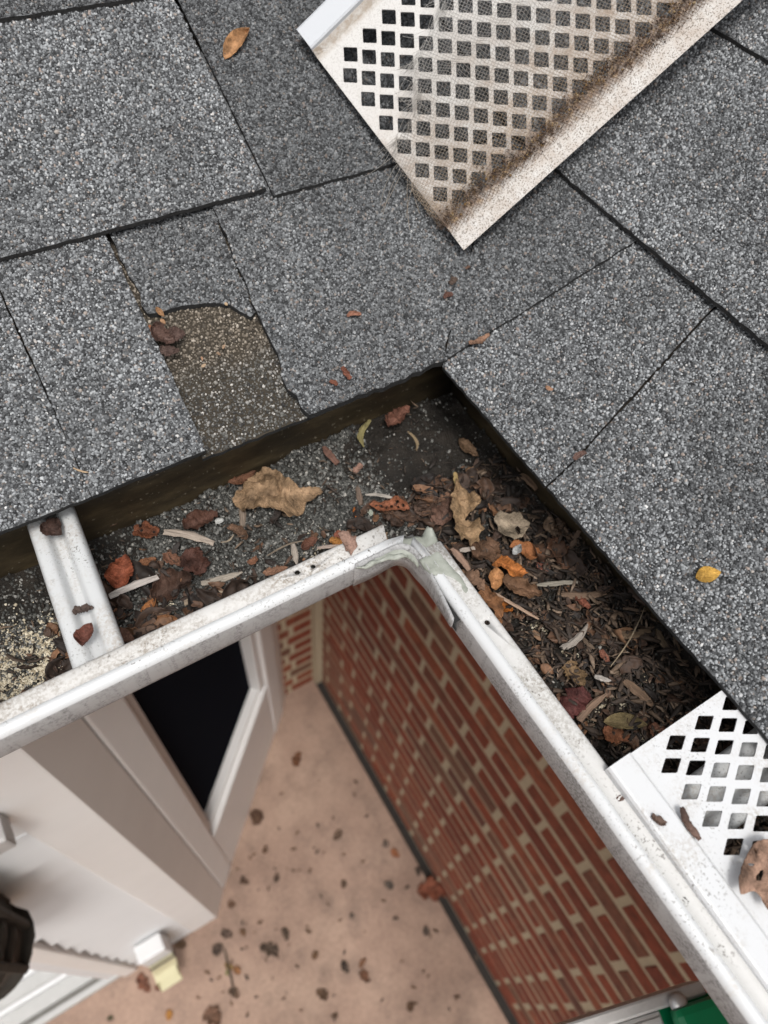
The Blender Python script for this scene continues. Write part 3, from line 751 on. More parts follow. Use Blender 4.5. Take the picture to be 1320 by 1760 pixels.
# corner strip: a bent band lapped over both lip faces, its right end sprung open
def strip():
    pts = []
    a = at_plane(607, 1003, (0, FY - 0.0014, 0), (0, 1, 0)); b = FY - 0.0014
    x0 = a[0]
    rr = 0.010
    xc = FX - 0.0014; 
    for x in np.linspace(x0, xc - rr, 8): pts.append((x, b))
    for t in np.linspace(0, math.pi / 2, 8)[1:]: pts.append((xc - rr + rr * math.sin(t), b - rr + rr * math.cos(t)))
    # runs down the right lip and springs away from it
    for y in np.linspace(b - rr, b - rr - 0.046, 12)[1:]:
        t = (b - rr - y) / 0.046
        pts.append((xc - 0.0075 * max(0, t - 0.25) ** 1.3, y))
    V = []; F = []
    zs = [0.0006, -0.0015, -0.006, -0.014, -0.022]
    n = len(zs)
    for k, (x, y) in enumerate(pts):
        for j, z in enumerate(zs):
            ins = 0.0022 if j == 0 else 0.0
            tz = z * (1 - 0.72 * max(0, (k - 15) / 11)) if k > 15 else z
            V.append((x + ins * 0.7, y + ins * 0.7, tz - 0.0012 * math.sin(k * 0.5) * (2 < j) * (k < 15)))
    for k in range(len(pts) - 1):
        for j in range(n - 1): F.append((k * n + j, k * n + j + 1, (k + 1) * n + j + 1, (k + 1) * n + j))
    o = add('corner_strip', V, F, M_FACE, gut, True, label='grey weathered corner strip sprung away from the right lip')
    s = o.modifiers.new('sheet', 'SOLIDIFY'); s.thickness = 0.0008; s.offset = 0
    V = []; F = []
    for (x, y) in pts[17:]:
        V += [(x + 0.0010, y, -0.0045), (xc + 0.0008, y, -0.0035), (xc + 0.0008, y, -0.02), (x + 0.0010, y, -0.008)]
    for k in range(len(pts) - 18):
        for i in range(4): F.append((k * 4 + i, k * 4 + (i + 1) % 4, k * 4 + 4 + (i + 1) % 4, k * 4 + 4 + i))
    add('gap_shade', V, F, simple('black_gap_shade', (0.012, 0.012, 0.012), 0.8), gut, label='added black wedge for the shade in the gap behind the sprung strip')  # black wedge added to darken the gap, where there is only shade
strip()
M_SEAL = NT('grey_green_sealant')
_n = M_SEAL.noise(90, 5, 0.6)
M_SEAL.col(M_SEAL.ramp(_n, [(0.3, (0.19, 0.20, 0.17)), (0.55, (0.285, 0.30, 0.26)), (0.75, (0.36, 0.372, 0.335))])); M_SEAL.rough(0.5); M_SEAL.bump(M_SEAL.noise(320, 4, 0.6), 0.35, 0.0015)
def blob(name, outline, z0, h, mat, parent, seed, res=26, hump=0.5, **kw):
    """lumpy smear over a plan outline (pixels on the lip plane), thickest inside"""
    P = [tuple(at_z(px, py, zz)) for (px, py, zz) in outline]
    pl_ = densify([(p[0], p[1]) for p in P], 0.0025, 0.0004, seed)
    xs = [p[0] for p in pl_]; ys = [p[1] for p in pl_]
    bm = bmesh.new()
    step = 0.0011
    vs = [bm.verts.new((x, y, 0)) for x, y in pl_]
    ed = [bm.edges.new((vs[i], vs[(i + 1) % len(vs)])) for i in range(len(vs))]
    bmesh.ops.triangle_fill(bm, edges=ed, use_beauty=True)
    bmesh.ops.subdivide_edges(bm, edges=[e for e in bm.edges if e.calc_length() > 0.003], cuts=2, use_grid_fill=True)
    bmesh.ops.triangulate(bm, faces=bm.faces)
    bmesh.ops.subdivide_edges(bm, edges=[e for e in bm.edges if e.calc_length() > 0.002], cuts=1)
    bmesh.ops.triangulate(bm, faces=bm.faces)
    Pa = np.array(pl_); ZZ = np.array([p[2] for p in P]); PP = np.array([(p[0], p[1]) for p in P])
    for v in bm.verts:
        q = np.array([v.co.x, v.co.y])
        a = Pa; b = np.roll(Pa, -1, 0); ab = b - a
        t = np.clip(((q - a) * ab).sum(1) / (ab * ab).sum(1), 0, 1)
        d = np.linalg.norm(q - (a + ab * t[:, None]), axis=1).min()
        wgt = 1 / (np.linalg.norm(PP - q, axis=1) ** 2 + 1e-7); base = (ZZ * wgt).sum() / wgt.sum()
        v.co.z = base + z0 + h * min(1, d / 0.003) ** hump * (0.9 + 0.28 * fbm(q[0], q[1], 170, seed)) 
    me = bpy.data.meshes.new(name); bm.to_mesh(me); bm.free()
    me.materials.append(mat); me.polygons.foreach_set('use_smooth', np.ones(len(me.polygons), bool))
    if me.polygons and sum(p.normal.z for p in me.polygons) < 0: me.flip_normals()
    o = add_me(name, me, parent, **kw)
    s = o.modifiers.new('body', 'SOLIDIFY'); s.thickness = 0.0012; s.offset = -1
    return o
blob('sealant', [(640, 962, -.001), (662, 930, -.002), (678, 925, -.003), (700, 923, -.004), (724, 921, -.003), (735, 903, 0.004), (743, 906, 0.004), (752, 925, 0.001), (757, 946, 0), (742, 958, -.002), (724, 966, -.004), (718, 975, -.004), (700, 958, -.004), (684, 957, -.003), (665, 962, -.002)], -0.0006, 0.0016, M_SEAL.m, gut, 3, label='smooth grey green sealant smeared in the gutter corner')
blob('sealant', [(720, 962, 0), (752, 944, 0), (770, 962, 0), (783, 978, 0), (797, 994, 0), (808, 1014, 0), (806, 1026, 0), (796, 1024, 0), (788, 1008, 0), (772, 996, 0), (752, 990, 0), (740, 988, 0), (728, 978, -.001)], 0.0001, 0.0014, M_SEAL.m, gut, 5, label='peeling sealant patch on the right lip')
blob('sealant', [(612, 975, 0), (640, 962, 0), (668, 952, -.001), (690, 950, -.002), (702, 956, -.003), (684, 962, -.003), (655, 966, -.002), (630, 978, -.002)], -0.0004, 0.0012, M_SEAL.m, gut, 7)

# ---------------------------------------------------------------- hanger straps
def hanger(name, y_or_x, arm, width, label, z_in=-0.004, skew=0.0):
    prof = []
    w = width
    for t in np.linspace(-0.5, 0.5, 25):
        a = abs(t)
        z = -0.0068 if a < 0.10 else (-0.0068 + 0.0068 * (a - 0.10) / 0.12 if a < 0.22 else (0.0 if a < 0.38 else (-0.0022 * ((a - 0.38) / 0.12) ** 2 if a < 0.4999 else -0.0045)))
        prof.append((t * w, z))
    prof = [(-0.5 * w - 0.0002, -0.007)] + prof + [(0.5 * w + 0.0002, -0.007)]
    L = 0.108; V = []; F = []; n = len(prof); ns = 24
    for k in range(ns + 1):
        u = 0.013 + L * k / ns
        flat = max(0.0, 1 - (u - 0.012) / 0.030)      # the channel fades out where it hooks into the lip
        for (t, z) in prof:
            zz = z_in + z * (1 - flat * 0.7) - 0.0015 * flat
            x = y_or_x + t + skew * (u - 0.013)
            V.append((x, FY + u, zz) if arm == 'L' else (FX + u, x, zz))
    for k in range(ns):
        for i in range(n - 1): F.append((k * n + i, k * n + i + 1, (k + 1) * n + i + 1, (k + 1) * n + i))
    root = empty(name, (V[0][0], V[0][1], -0.01), label, 'gutter hanger', 'straps across the gutter')
    o = add('strap', V, F, M_HANGER, root, True); s = o.modifiers.new('sheet', 'SOLIDIFY'); s.thickness = 0.0011; s.offset = 0
    b = [(-0.35 * w, 0), (0.35 * w, 0)]
    # front hook tucked under the lip
    v, f = bevel_box(-0.4 * w, 0.4 * w, 0.006, 0.0128, z_in - 0.0035, z_in - 0.0022, 0.0004, 1)
    add('hook', [(y_or_x + a, FY + b_, c) if arm == 'L' else (FX + b_, y_or_x + a, c) for a, b_, c in v], f, M_HANGER, root)
    return root
ha = at_z(172, 1130, -0.004); hb = at_z(94, 905, -0.004)
hanger('gutter_hanger', ha[0] - 0.001, 'L', 0.0265, 'white ribbed hanger strap across the gutter at the far left', skew=(hb[0] - ha[0]) / (hb[1] - ha[1]))
hc = at_z(1262, 1352, -0.010)
hanger('gutter_hanger', hc[1], 'R', 0.030, 'white hanger strap showing through the holes of the lower gutter guard', z_in=-0.012)

# ---------------------------------------------------------------- silt in the gutter
def silt(x, y):
    """height of the deposit"""
    z = -0.060 + 0.0035 * fbm(x, y, 30, 2.0) + 0.0016 * fbm(x, y, 120, 5.0)
    z += 0.012 * math.exp(-(((x - 0.215) / 0.05) ** 2 + ((y - 0.275) / 0.035) ** 2))      # built up against the corner
    z += 0.016 * math.exp(-(((x - 0.275) / 0.045) ** 2)) * max(0, min(1, (0.16 - y) / 0.12)) * (0.7 + 0.5 * fbm(x, y, 45, 9.0))   # mulch banked on the right
    bk = min(GBY - y, 1.0) if x < FX + 0.03 else min(GBY - y, GBX - x)
    z += math.exp(-max(0, bk) / 0.009) * (0.004 + 0.010 * max(0, fbm(x, y, 22, 6.0) + 0.15))
    z -= 0.004 * math.exp(-(((x + 0.10) / 0.06) ** 2))
    return z
def silt_grid():
    st = 0.0021; V = []; F = []; idx = {}
    xs = np.arange(-0.55, GBX, st); ys = np.arange(-0.55, GBY, st)
    def ok(i, j):
        x, y = xs[i], ys[j]
        return y > FY + 0.0305 or x > FX + 0.0305
    for j in range(len(ys)):
        for i in range(len(xs)):
            if ok(i, j): idx[i, j] = len(V); V.append((xs[i], ys[j], silt(xs[i], ys[j])))
    for (i, j) in list(idx):
        if (i + 1, j) in idx and (i, j + 1) in idx and (i + 1, j + 1) in idx: F.append((idx[i, j], idx[i + 1, j], idx[i + 1, j + 1], idx[i, j + 1]))
    return V, F
V, F = silt_grid()
add('silt', V, F, M_MUD, None, True, label='dark wet silt filling the bottom of the gutter', cat='silt', kind='stuff')
r = np.random.default_rng(5)
def scatter_chips(name, n, region, dens, size, mat, label, cat, seed, flat=0.5):
    r = np.random.default_rng(seed); X = []; Y = []; Z = []
    while len(X) < n:
        x, y = region(r)
        if not (y > FY + 0.0325 and y < GBY - 0.001 and x < GBX - 0.001) and not (x > FX + 0.0325 and x < GBX - 0.001 and y < GBY - 0.001): continue
        if r.random() > dens(x, y): continue
        X.append(x); Y.append(y); Z.append(silt(x, y))
    X = np.array(X); Y = np.array(Y); Z = np.array(Z) + r.uniform(0, 0.0006, len(X))
    s = np.clip(r.lognormal(math.log(size), 0.35, len(X)), size * 0.4, size * 2.0)
    VV, FF = chips(X, Y, Z, (1, 0, 0), (0, 1, 0), (0, 0, 1), s, s * r.uniform(0.5, 1.0, len(X)), seed + 1, 0.4)
    return add_me(name, np_mesh(name, VV, FF, mat), None, label=label, cat=cat, kind='stuff')
def grit_d(x, y):
    d = 0.25 + 0.75 * max(0, min(1, 0.5 + 1.6 * fbm(x, y, 28, 3.3)))
    if 0.02 < x < 0.19 and y > 0.225: d = 0.55 + 0.6 * d
    else: d *= 0.5
    if x > 0.19: d *= 0.35
    if y < 0.18: d *= 0.5
    if (x - 0.22) ** 2 / 0.003 + (y - 0.27) ** 2 / 0.0012 < 1: d *= 0.15
    return d
def reg_all(r):
    if r.random() < 0.66: return r.uniform(-0.33, 0.25), r.uniform(FY + 0.012, GBY)
    return r.uniform(FX + 0.012, GBX), r.uniform(-0.12, GBY)
scatter_chips('grit', 38000, reg_all, grit_d, 0.00078, M_GRIT, 'dark grey roof grit washed into the gutter', 'grit', 71)
pale_spots = [(at_z(px, py, -0.06), rad, k) for (px, py, rad, k) in ((45, 1130, 0.020, 1.0), (20, 1165, 0.022, 1.0), (85, 1095, 0.011, 0.8), (0, 1190, 0.02, 1.0), (272, 1050, 0.007, 0.8), (1075, 1185, 0.006, 0.5), (1060, 1215, 0.007, 0.6), (1085, 1275, 0.007, 0.5), (1030, 1240, 0.006, 0.5), (925, 1046, 0.004, 0.6), (715, 870, 0.006, 0.25), (540, 935, 0.012, 0.06), (370, 1025, 0.006, 0.4), (930, 1075, 0.006, 0.3), (985, 1115, 0.005, 0.3))]
def pale_r(r):
    p, rad, k = pale_spots[min(len(pale_spots) - 1, int(r.choice(len(pale_spots), p=[.26, .3, .06, .18, .03, .02, .025, .025, .02, .01, .01, .015, .01, .02, .015])))]
    return p[0] + r.normal(0, rad * 0.8), p[1] + r.normal(0, rad * 0.62)
scatter_chips('pale_crumbs', 7000, pale_r, lambda x, y: 1.0 if fbm(x, y, 150, 8.1) > -0.12 else 0.12, 0.00062, M_PALE, 'cream crumbs of old sealant dusted on the silt', 'crumbs', 73)
# mulch flakes
def flakes(n, seed):
    r = np.random.default_rng(seed); V = []; F = []; k = 0
    while k < n:
        right = r.random() < 0.86
        if right: x, y = r.uniform(FX + 0.034, GBX - 0.002), r.uniform(-0.15, 0.23)
        else: x, y = r.uniform(-0.3, 0.24), r.uniform(FY + 0.034, GBY - 0.003)
        if right and (x - FX) < 0.05 and r.random() < 0.3: continue
        if right and y > 0.17 and r.random() < 0.6: continue
        L = float(np.clip(r.lognormal(math.log(0.0052 if right else 0.003), 0.5), 0.0015, 0.02)); W = L * r.uniform(0.14, 0.45); T = W * r.uniform(0.12, 0.4)
        W = min(W, 0.0042)
        a = r.uniform(0, 6.28); el = r.normal(0, 0.22)
        d = np.array([math.cos(a) * math.cos(el), math.sin(a) * math.cos(el), math.sin(el)]); s = np.array([-math.sin(a), math.cos(a), r.normal(0, 0.35)]); s /= np.linalg.norm(s); u = np.cross(d, s)
        bend = r.normal(0, 0.12) * L
        c = np.array([x, y, silt(x, y) + r.uniform(0.0002, 0.0065)])
        if x + abs(d[0]) * L / 2 > GBX - 0.001 or y + abs(d[1]) * L / 2 > GBY - 0.001: continue
        base = len(V)
        for (t, ww) in ((-0.5, r.uniform(0.2, 0.8)), (0.0, 1.0), (0.5, r.uniform(0.05, 0.7))):
            q = c + d * L * t + u * (bend if t == 0 else 0)
            w1, w2 = W * ww * 0.5 * r.uniform(0.7, 1.2), W * ww * 0.5 * r.uniform(0.7, 1.2)
            V += [q - s * w1, q + s * w2, q + s * w2 * 0.6 + u * T, q - s * w1 * 0.6 + u * T]
        for b0 in (base, base + 4):
            for i in range(4): F.append((b0 + i, b0 + (i + 1) % 4, b0 + 4 + (i + 1) % 4, b0 + 4 + i))
        F.append((base + 3, base + 2, base + 1, base)); F.append((base + 8, base + 9, base + 10, base + 11))
        k += 1
    return np_mesh('mulch', np.array(V), np.array(F), M_MULCH)
add_me('mulch', flakes(6500, 17), None, label='dark brown mulch flakes and rotten leaf bits lying in the gutter', cat='mulch', kind='stuff')

M_LITTER = NT('leaf_litter_scraps')
_r = M_LITTER.n('ShaderNodeNewGeometry').outputs['Random Per Island']
_c = M_LITTER.ramp(_r, [(0, (0.012, 0.008, 0.006)), (0.4, (0.035, 0.02, 0.013)), (0.7, (0.075, 0.04, 0.024)), (0.88, (0.13, 0.068, 0.038)), (0.96, (0.2, 0.10, 0.05)), (1, (0.24, 0.17, 0.11))])
M_LITTER.col(M_LITTER.mix(1.0, _c, M_LITTER.ramp(M_LITTER.noise(330, 4, 0.6), [(0.3, 0.55), (0.7, 1.3)]), 'MULTIPLY')); M_LITTER.rough(0.7)
# ---------------------------------------------------------------- gutter guards
def rounded(poly, rad, seg=3):
    out = []; n = len(poly)
    for i in range(n):
        p = np.array(poly[i]); a = np.array(poly[i - 1]) - p; b = np.array(poly[(i + 1) % n]) - p
        a /= np.linalg.norm(a); b /= np.linalg.norm(b)
        p0, p1 = p + a * rad, p + b * rad
        for k in range(seg + 1):
            t = k / seg; out.append(tuple((1 - t) ** 2 * p0 + 2 * t * (1 - t) * p + t * t * p1))
    return out
def perforated(outline, holes, ridge, name, mat, M, parent, thick=0.0009):
    """sheet in (u, w) with real holes; ridge(u, w) lifts it; M maps to the world"""
    bm = bmesh.new()
    def loop(poly):
        vs = [bm.verts.new((p[0], p[1], 0)) for p in poly]
        return [bm.edges.new((vs[i], vs[(i + 1) % len(vs)])) for i in range(len(vs))]
    ed = loop(outline)
    for h in holes: ed += loop(h)
    bmesh.ops.triangle_fill(bm, edges=ed, use_beauty=True)
    ln = [e for e in bm.edges if e.calc_length() > 0.01]
    bmesh.ops.subdivide_edges(bm, edges=ln, cuts=3)
    bmesh.ops.triangulate(bm, faces=bm.faces)
    for v in bm.verts: v.co.z = ridge(v.co.x, v.co.y)
    bm.normal_update()
    me = bpy.data.meshes.new(name); bm.to_mesh(me); bm.free(); me.materials.append(mat)
    if sum(p.normal.z for p in me.polygons) < 0: me.flip_normals()
    o = bpy.data.objects.new(name, me); COL.objects.link(o)
    if parent: o.parent = parent
    o.matrix_local = M
    s = o.modifiers.new('sheet', 'SOLIDIFY'); s.thickness = thick; s.offset = -1
    return o
# the loose guard lying across the valley
gB = Vector((0.29278512, 0.33325792, 0.05072896)); gE = Vector((0.84782083, 0.0122226, 0.53014192)); gW = Vector((-0.24610934, 0.8946119, 0.37296077)); gN = Vector((-0.46971272, -0.44667679, 0.7614787))
GW, GA, GLEN = 0.1896, 0.0097, 0.36
g1 = empty('gutter_guard', tuple(gB), 'loose grimy gutter guard lying on the shingles, covered with torn wire screen', 'gutter guard')
M1 = Matrix(((gE[0], gW[0], gN[0], 0), (gE[1], gW[1], gN[1], 0), (gE[2], gW[2], gN[2], 0), (0, 0, 0, 1)))
def edge_u(w): return GA * w / GW
holes = []
pu = 0.017595; pwu, pww = 0.001144, 0.020739; ou, ow = 0.02716, 0.15373
for a in range(-12, 45):
    for b in range(-14, 4):
        if (a + b) % 2: continue
        u = ou + pu * a / 2 + pwu * b / 2; w = ow + pww * b / 2
        if w < 0.026 or w > 0.160 or u < edge_u(w) + 0.0088 or u > GLEN - 0.012: continue
        dd = 0.0063; d2 = 0.0073
        holes.append(rounded([(u - dd, w - 0.0003), (u + 0.0004, w - d2), (u + dd, w + 0.0003), (u - 0.0004, w + d2)], 0.0008))
def ridge1(u, w):
    z = 0.0012 * math.sin(u * 9 + 0.5) * math.sin(w * 14)
    if w > 0.1735: z += 0.0042
    elif w > 0.1695: z += 0.0042 * (w - 0.1695) / 0.004
    if w < 0.018: z -= 0.0016 * (0.018 - w) / 0.018
    return z
ol = []
for t in np.linspace(0, GLEN, 40): ol.append((t, 0.0))
for t in np.linspace(0, 1, 30)[1:]: ol.append((GLEN, GW * t))
for t in np.linspace(1, 0, 40)[1:]: ol.append((GA + (GLEN - GA) * t, GW))
wl_ = [0.1762, 0.1735, 0.1715, 0.1695, 0.160] + list(np.linspace(0.15, 0.02, 16)) + [0.018, 0.009]
for w in wl_: ol.append((edge_u(w), w))
pan = perforated(ol, holes, ridge1, 'perforated_panel', M_GUARD1, M1, g1)
# crease lines make the flange: a separate folded strip on top of the panel's upper edge
fl = []
sect = [(GW - 0.0168, 0.0018), (GW - 0.0160, 0.0050), (GW - 0.0150, 0.0056), (GW - 0.001, 0.0056), (GW + 0.0004, 0.0048), (GW + 0.0006, 0.0)]
V = []; F = []
for k in range(31):
    u = (GA - 0.0003) + (GLEN - GA) * k / 30
    for (w, z) in sect: V.append((u - (GW - w) * GA / GW, w, z + 0.0012 * math.sin(u * 9 + 0.5) * math.sin(w * 14)))
for k in range(30):
    for i in range(5): F.append((k * 6 + i, (k + 1) * 6 + i, (k + 1) * 6 + i + 1, k * 6 + i + 1))
me = new_mesh('folded_flange', V, F, white_metal('clean_flange_paint', base=(0.50, 0.52, 0.545), speck=0.2, stain_amt=0.3, stain_lo=0.6))
fo = bpy.data.objects.new('folded_flange', me); COL.objects.link(fo); fo.parent = g1; fo.matrix_local = M1
s = fo.modifiers.new('sheet', 'SOLIDIFY'); s.thickness = 0.0008; s.offset = 0
# torn screen: two families of thin wires following a rumpled sheet
def screen_z(u, w):
    z = 0.0020 + 0.0013 * (1 + math.sin(u * 55 + w * 38)) * 0.5 + 0.0010 * fbm(u, w, 40, 4.0)
    # a crumpled fold runs across the sheet
    d = abs(w - 0.094 - 0.003 * math.sin(u * 45)) 
    z += 0.0060 * math.exp(-(d / 0.005) ** 2) * max(0, min(1, (u - 0.03) / 0.03))
    return z
TW = [0.0, 0.019, 0.0435, 0.0808, 0.089, 0.0916, 0.1105, 0.1207, 0.1299, 0.1369, 0.170]; TU = [0.001, -0.001, -0.003, 0.002, 0.0143, 0.0308, 0.049, 0.0593, 0.0848, 0.0959, 0.150]
def torn_u(w): return float(np.interp(w, TW, TU)) + 0.0025 * math.sin(w * 210) * (w > 0.085)
def wire_mesh():
    V = []; F = []; rad = 0.00014
    def wire(pts, rr=rad):
        base = len(V); n = len(pts)
        for k, p in enumerate(pts):
            p = np.array(p); a = np.array(pts[max(0, k - 1)]); b = np.array(pts[min(n - 1, k + 1)]); t = b - a; t /= (np.linalg.norm(t) + 1e-12)
            s = np.cross(t, (0, 0, 1.0)); s /= (np.linalg.norm(s) + 1e-12); up = np.cross(s, t)
            for (ca, sa) in ((1, 0), (-0.5, 0.866), (-0.5, -0.866)): V.append(p + s * rr * ca + up * rr * sa)
        for k in range(n - 1):
            for i in range(3): F.append((base + k * 3 + i, base + k * 3 + (i + 1) % 3, base + k * 3 + 3 + (i + 1) % 3, base + k * 3 + 3 + i))
    pitch = 0.00215
    rr = random.Random(8)
    dx, dy = math.cos(0.42), math.sin(0.42)
    # wire families are turned against the panel
    wtop = 0.168
    def inside_s(u, w): return 0.012 < w < wtop - 0.004 * math.sin(u * 60) and u > torn_u(w) - 0.001 and u < GLEN - 0.01
    for fam in (0, 1):
        d = np.array([dx, dy]) if fam == 0 else np.array([-dy, dx]); nrm = np.array([-d[1], d[0]])
        for k in range(-260, 320):
            off = k * pitch; seg = []
            for t in np.arange(-0.30, 0.50, 0.0034):
                q = nrm * off + d * t
                wob = 0.0005 * fbm(q[0], q[1], 50, 1.0 + fam)
                u, w = q[0] + nrm[0] * wob, q[1] + nrm[1] * wob
                if inside_s(u, w): seg.append((u, w, screen_z(u, w) + (0.00012 if fam else -0.00012)))
                else:
                    if len(seg) > 1: wire(seg)
                    seg = []
            if len(seg) > 1: wire(seg)
    # the frayed end: loose wires reaching past the tear and past the panel's end
    for k in range(150):
        w = rr.uniform(0.086, 0.165); u = torn_u(w) + rr.uniform(-0.001, 0.006)
        a = rr.gauss(3.5, 0.55); L = rr.uniform(0.006, 0.019); c = rr.uniform(-25, 25); p = []
        for i in range(8):
            t = L * i / 7; aa = a + c * t
            p.append((u + math.cos(aa) * t, w + math.sin(aa) * t, screen_z(u, w) + rr.uniform(0, 0.0002) + t * 0.12))
        wire(p, rad * 0.9)
    for (w, a, L, c) in ((0.072, 3.45, 0.045, 4), (0.070, 3.6, 0.042, -3), (0.075, 3.3, 0.036, 7), (0.066, 3.9, 0.040, 3), (0.080, 3.2, 0.030, -8), (0.064, 4.1, 0.028, 5), (0.095, 3.1, 0.03, 9), (0.058, 3.7, 0.026, 2)):
        u = torn_u(w) + 0.006; p = []
        for i in range(12):
            t = L * i / 11; aa = a + c * t; p.append((u + math.cos(aa) * t, w + math.sin(aa) * t, screen_z(u, w) + 0.001 + 0.002 * math.sin(i * 0.4)))
        wire(p, rad * 1.2)
    # a short folded edge hanging past the panel's end
    for k in range(30):
        w = 0.020 + k * 0.0013
        wire([(edge_u(w) + 0.004, w, 0.002), (edge_u(w) - 0.0005, w + 0.0004, 0.0022), (edge_u(w) - 0.004 - 0.0012 * math.sin(k * 0.7), w + 0.0006, 0.0008 - 0.001 * math.sin(k))])
    for s_ in range(3): wire([(edge_u(0.020 + k * 0.0013) - 0.0012 - s_ * 0.0013, 0.020 + k * 0.0013, 0.002 - s_ * 0.0004) for k in range(30)])
    return np_mesh('wire_screen', np.array(V), np.array(F), M_SCREEN)
wo = bpy.data.objects.new('wire_screen', wire_mesh()); COL.objects.link(wo); wo.parent = g1; wo.matrix_local = M1; wo['kind'] = 'stuff'
# dirt ridge of rotted needles along the low crease
V = []; F = []
rr = np.random.default_rng(31)
n = 3800
U = rr.uniform(0.002, GLEN - 0.01, n); W_ = 0.0235 + rr.normal(0, 0.0034, n) + 0.0025 * np.sin(U * 60)
Zc = np.array([0.0012 + max(0, 0.0018 - abs(w - 0.0235) * 0.25) for w in W_]) + rr.uniform(0, 0.0008, n)
sz = np.clip(rr.lognormal(math.log(0.00042), 0.4, n), 0.0002, 0.0011)
VV, FF = chips(U, W_, Zc, (1, 0, 0), (0, 1, 0), (0, 0, 1), sz, sz * rr.uniform(0.4, 1, n), 33, 0.5)
M_CRUD = granule_mat('brown_crud', [(0, (0.02, 0.012, 0.008)), (0.4, (0.05, 0.027, 0.015)), (0.75, (0.10, 0.055, 0.026)), (0.93, (0.22, 0.13, 0.04)), (1, (0.32, 0.25, 0.15))])
co_ = bpy.data.objects.new('crud', np_mesh('crud', VV, FF, M_CRUD)); COL.objects.link(co_); co_.parent = g1; co_.matrix_local = M1; co_['kind'] = 'stuff'

# the guard still fitted on the right gutter
SL = 0.06
g2 = empty('gutter_guard', (0.1667, 0.0125, 0.004), 'clean white perforated gutter guard fitted over the lower right gutter', 'gutter guard')
# local u runs down the gutter (-y), w runs across (+x)
M2 = Matrix(((0, 1, 0, 0), (-1, 0, 0, 0), (0, SL, 1, 0), (0, 0, 0, 1)))
holes = []
for a in range(-4, 60):
    for b in range(-6, 8):
        if (a + b) % 2: continue
        y = 0.0048 - 0.01425 * a / 2; x = 0.2048 + 0.0199 * b / 2
        u, w = 0.0125 - y, x - 0.1667
        if u < 0.0065 or u > 0.33 or w < 0.022 or w > 0.100: continue
        holes.append(rounded([(u, w - 0.0071), (u + 0.0042, w), (u, w + 0.0071), (u - 0.0042, w)], 0.0008))
GL2 = 0.345; GW2 = 0.108
ol = [(u, 0.0) for u in np.linspace(GL2, 0, 40)] + [(0, w) for w in (0.004, 0.0118, 0.0130, 0.0142, 0.03, 0.05, 0.07, 0.09)] + [(u, GW2) for u in np.linspace(0, GL2, 40)] + [(GL2, w) for w in (0.08, 0.05, 0.02)]
def ridge2(u, w): return 0.0
pan2 = perforated(ol, holes, ridge2, 'perforated_panel', M_GUARD2, M2, g2)
sect = [(-0.0012, -0.004), (-0.0012, 0.0018), (-0.0004, 0.0030), (0.0006, 0.0034), (0.0118, 0.0030), (0.0130, 0.0022), (0.0134, 0.0002)]
V = []; F = []
for k in range(41):
    u = -0.0004 + GL2 * k / 40
    for (w, z) in sect: V.append((u, w, z + 0.0002 * math.sin(u * 50)))
ns = len(sect)
for k in range(40):
    for i in range(ns - 1): F.append((k * ns + i, k * ns + i + 1, (k + 1) * ns + i + 1, (k + 1) * ns + i))
me = new_mesh('folded_flange', V, F, M_GUARD2, False)
fo = bpy.data.objects.new('folded_flange', me); COL.objects.link(fo); fo.parent = g2; fo.matrix_local = M2
s = fo.modifiers.new('sheet', 'SOLIDIFY'); s.thickness = 0.0008; s.offset = 0

# ---------------------------------------------------------------- step ladder under the right gutter
M_ALU = simple('brushed_aluminium', (0.50, 0.49, 0.48), 0.38, 200, 0.15, 0.15, 0.0005, 0.7)
M_GREEN = simple('green_fibreglass', (0.0, 0.16, 0.06), 0.3, 60, 0.12, 0.08)
LZ = -0.30
la_, lb_ = at_z(968, 1760, LZ), at_z(1206, 1684, LZ)
ld = (lb_ - la_)[:2]; ld /= np.linalg.norm(ld); ln_ = np.array([ld[1], -ld[0]])      # ln_ points down the picture
lad = empty('step_ladder', (la_[0], la_[1], LZ), 'green ladder with an aluminium rung below the lower right gutter', 'ladder')
def lad_box(name, s0, s1, d0, d1, z0, z1, mat, bev=0.002, par=None):
    v, f = bevel_box(s0, s1, d0, d1, z0, z1, bev)
    return add(name, [(la_[0] + ld[0] * a + ln_[0] * b, la_[1] + ld[1] * a + ln_[1] * b, c) for a, b, c in v], f, mat, par or lad)
LR = float(np.linalg.norm((lb_ - la_)[:2]))
lad_box('rung', -0.30, LR, 0.0, 0.010, LZ - 0.024, LZ, M_ALU)
_tr2 = lad_box('rung_tread', -0.30, LR - 0.040, 0.0105, 0.075, LZ - 0.022, LZ - 0.005, M_ALU)
for i in range(5): lad_box('tread_ridge', -0.30, LR - 0.042, 0.014 + i * 0.012, 0.0175 + i * 0.012, LZ - 0.0049, LZ - 0.003, M_ALU, 0.0005, _tr2)
for s0, s1 in ((LR - 0.052, LR + 0.030), (LR - 0.47, LR - 0.39)):      # the rails lean: their feet stand well out from the house
    P8 = []
    for z, sh in ((GROUND, 0.72), (LZ - 0.0225, 0.0)):
        for (a, b) in ((s0, 0.0108), (s1, 0.0108), (s1, 0.10), (s0, 0.10)): P8.append((la_[0] + ld[0] * a + ln_[0] * (b + sh), la_[1] + ld[1] * a + ln_[1] * (b + sh), z))
    add('side_rail', P8, BOXF, M_GREEN, lad)
lad_box('rail_cap', LR - 0.036, LR + 0.028, 0.0108, 0.098, LZ - 0.0024, LZ + 0.012, M_GREEN, 0.006)
rv = at_z(1166, 1724, LZ + 0.004)
bm = bmesh.new(); bmesh.ops.create_uvsphere(bm, u_segments=16, v_segments=8, radius=0.0075)
for v in bm.verts: v.co.z *= 0.6
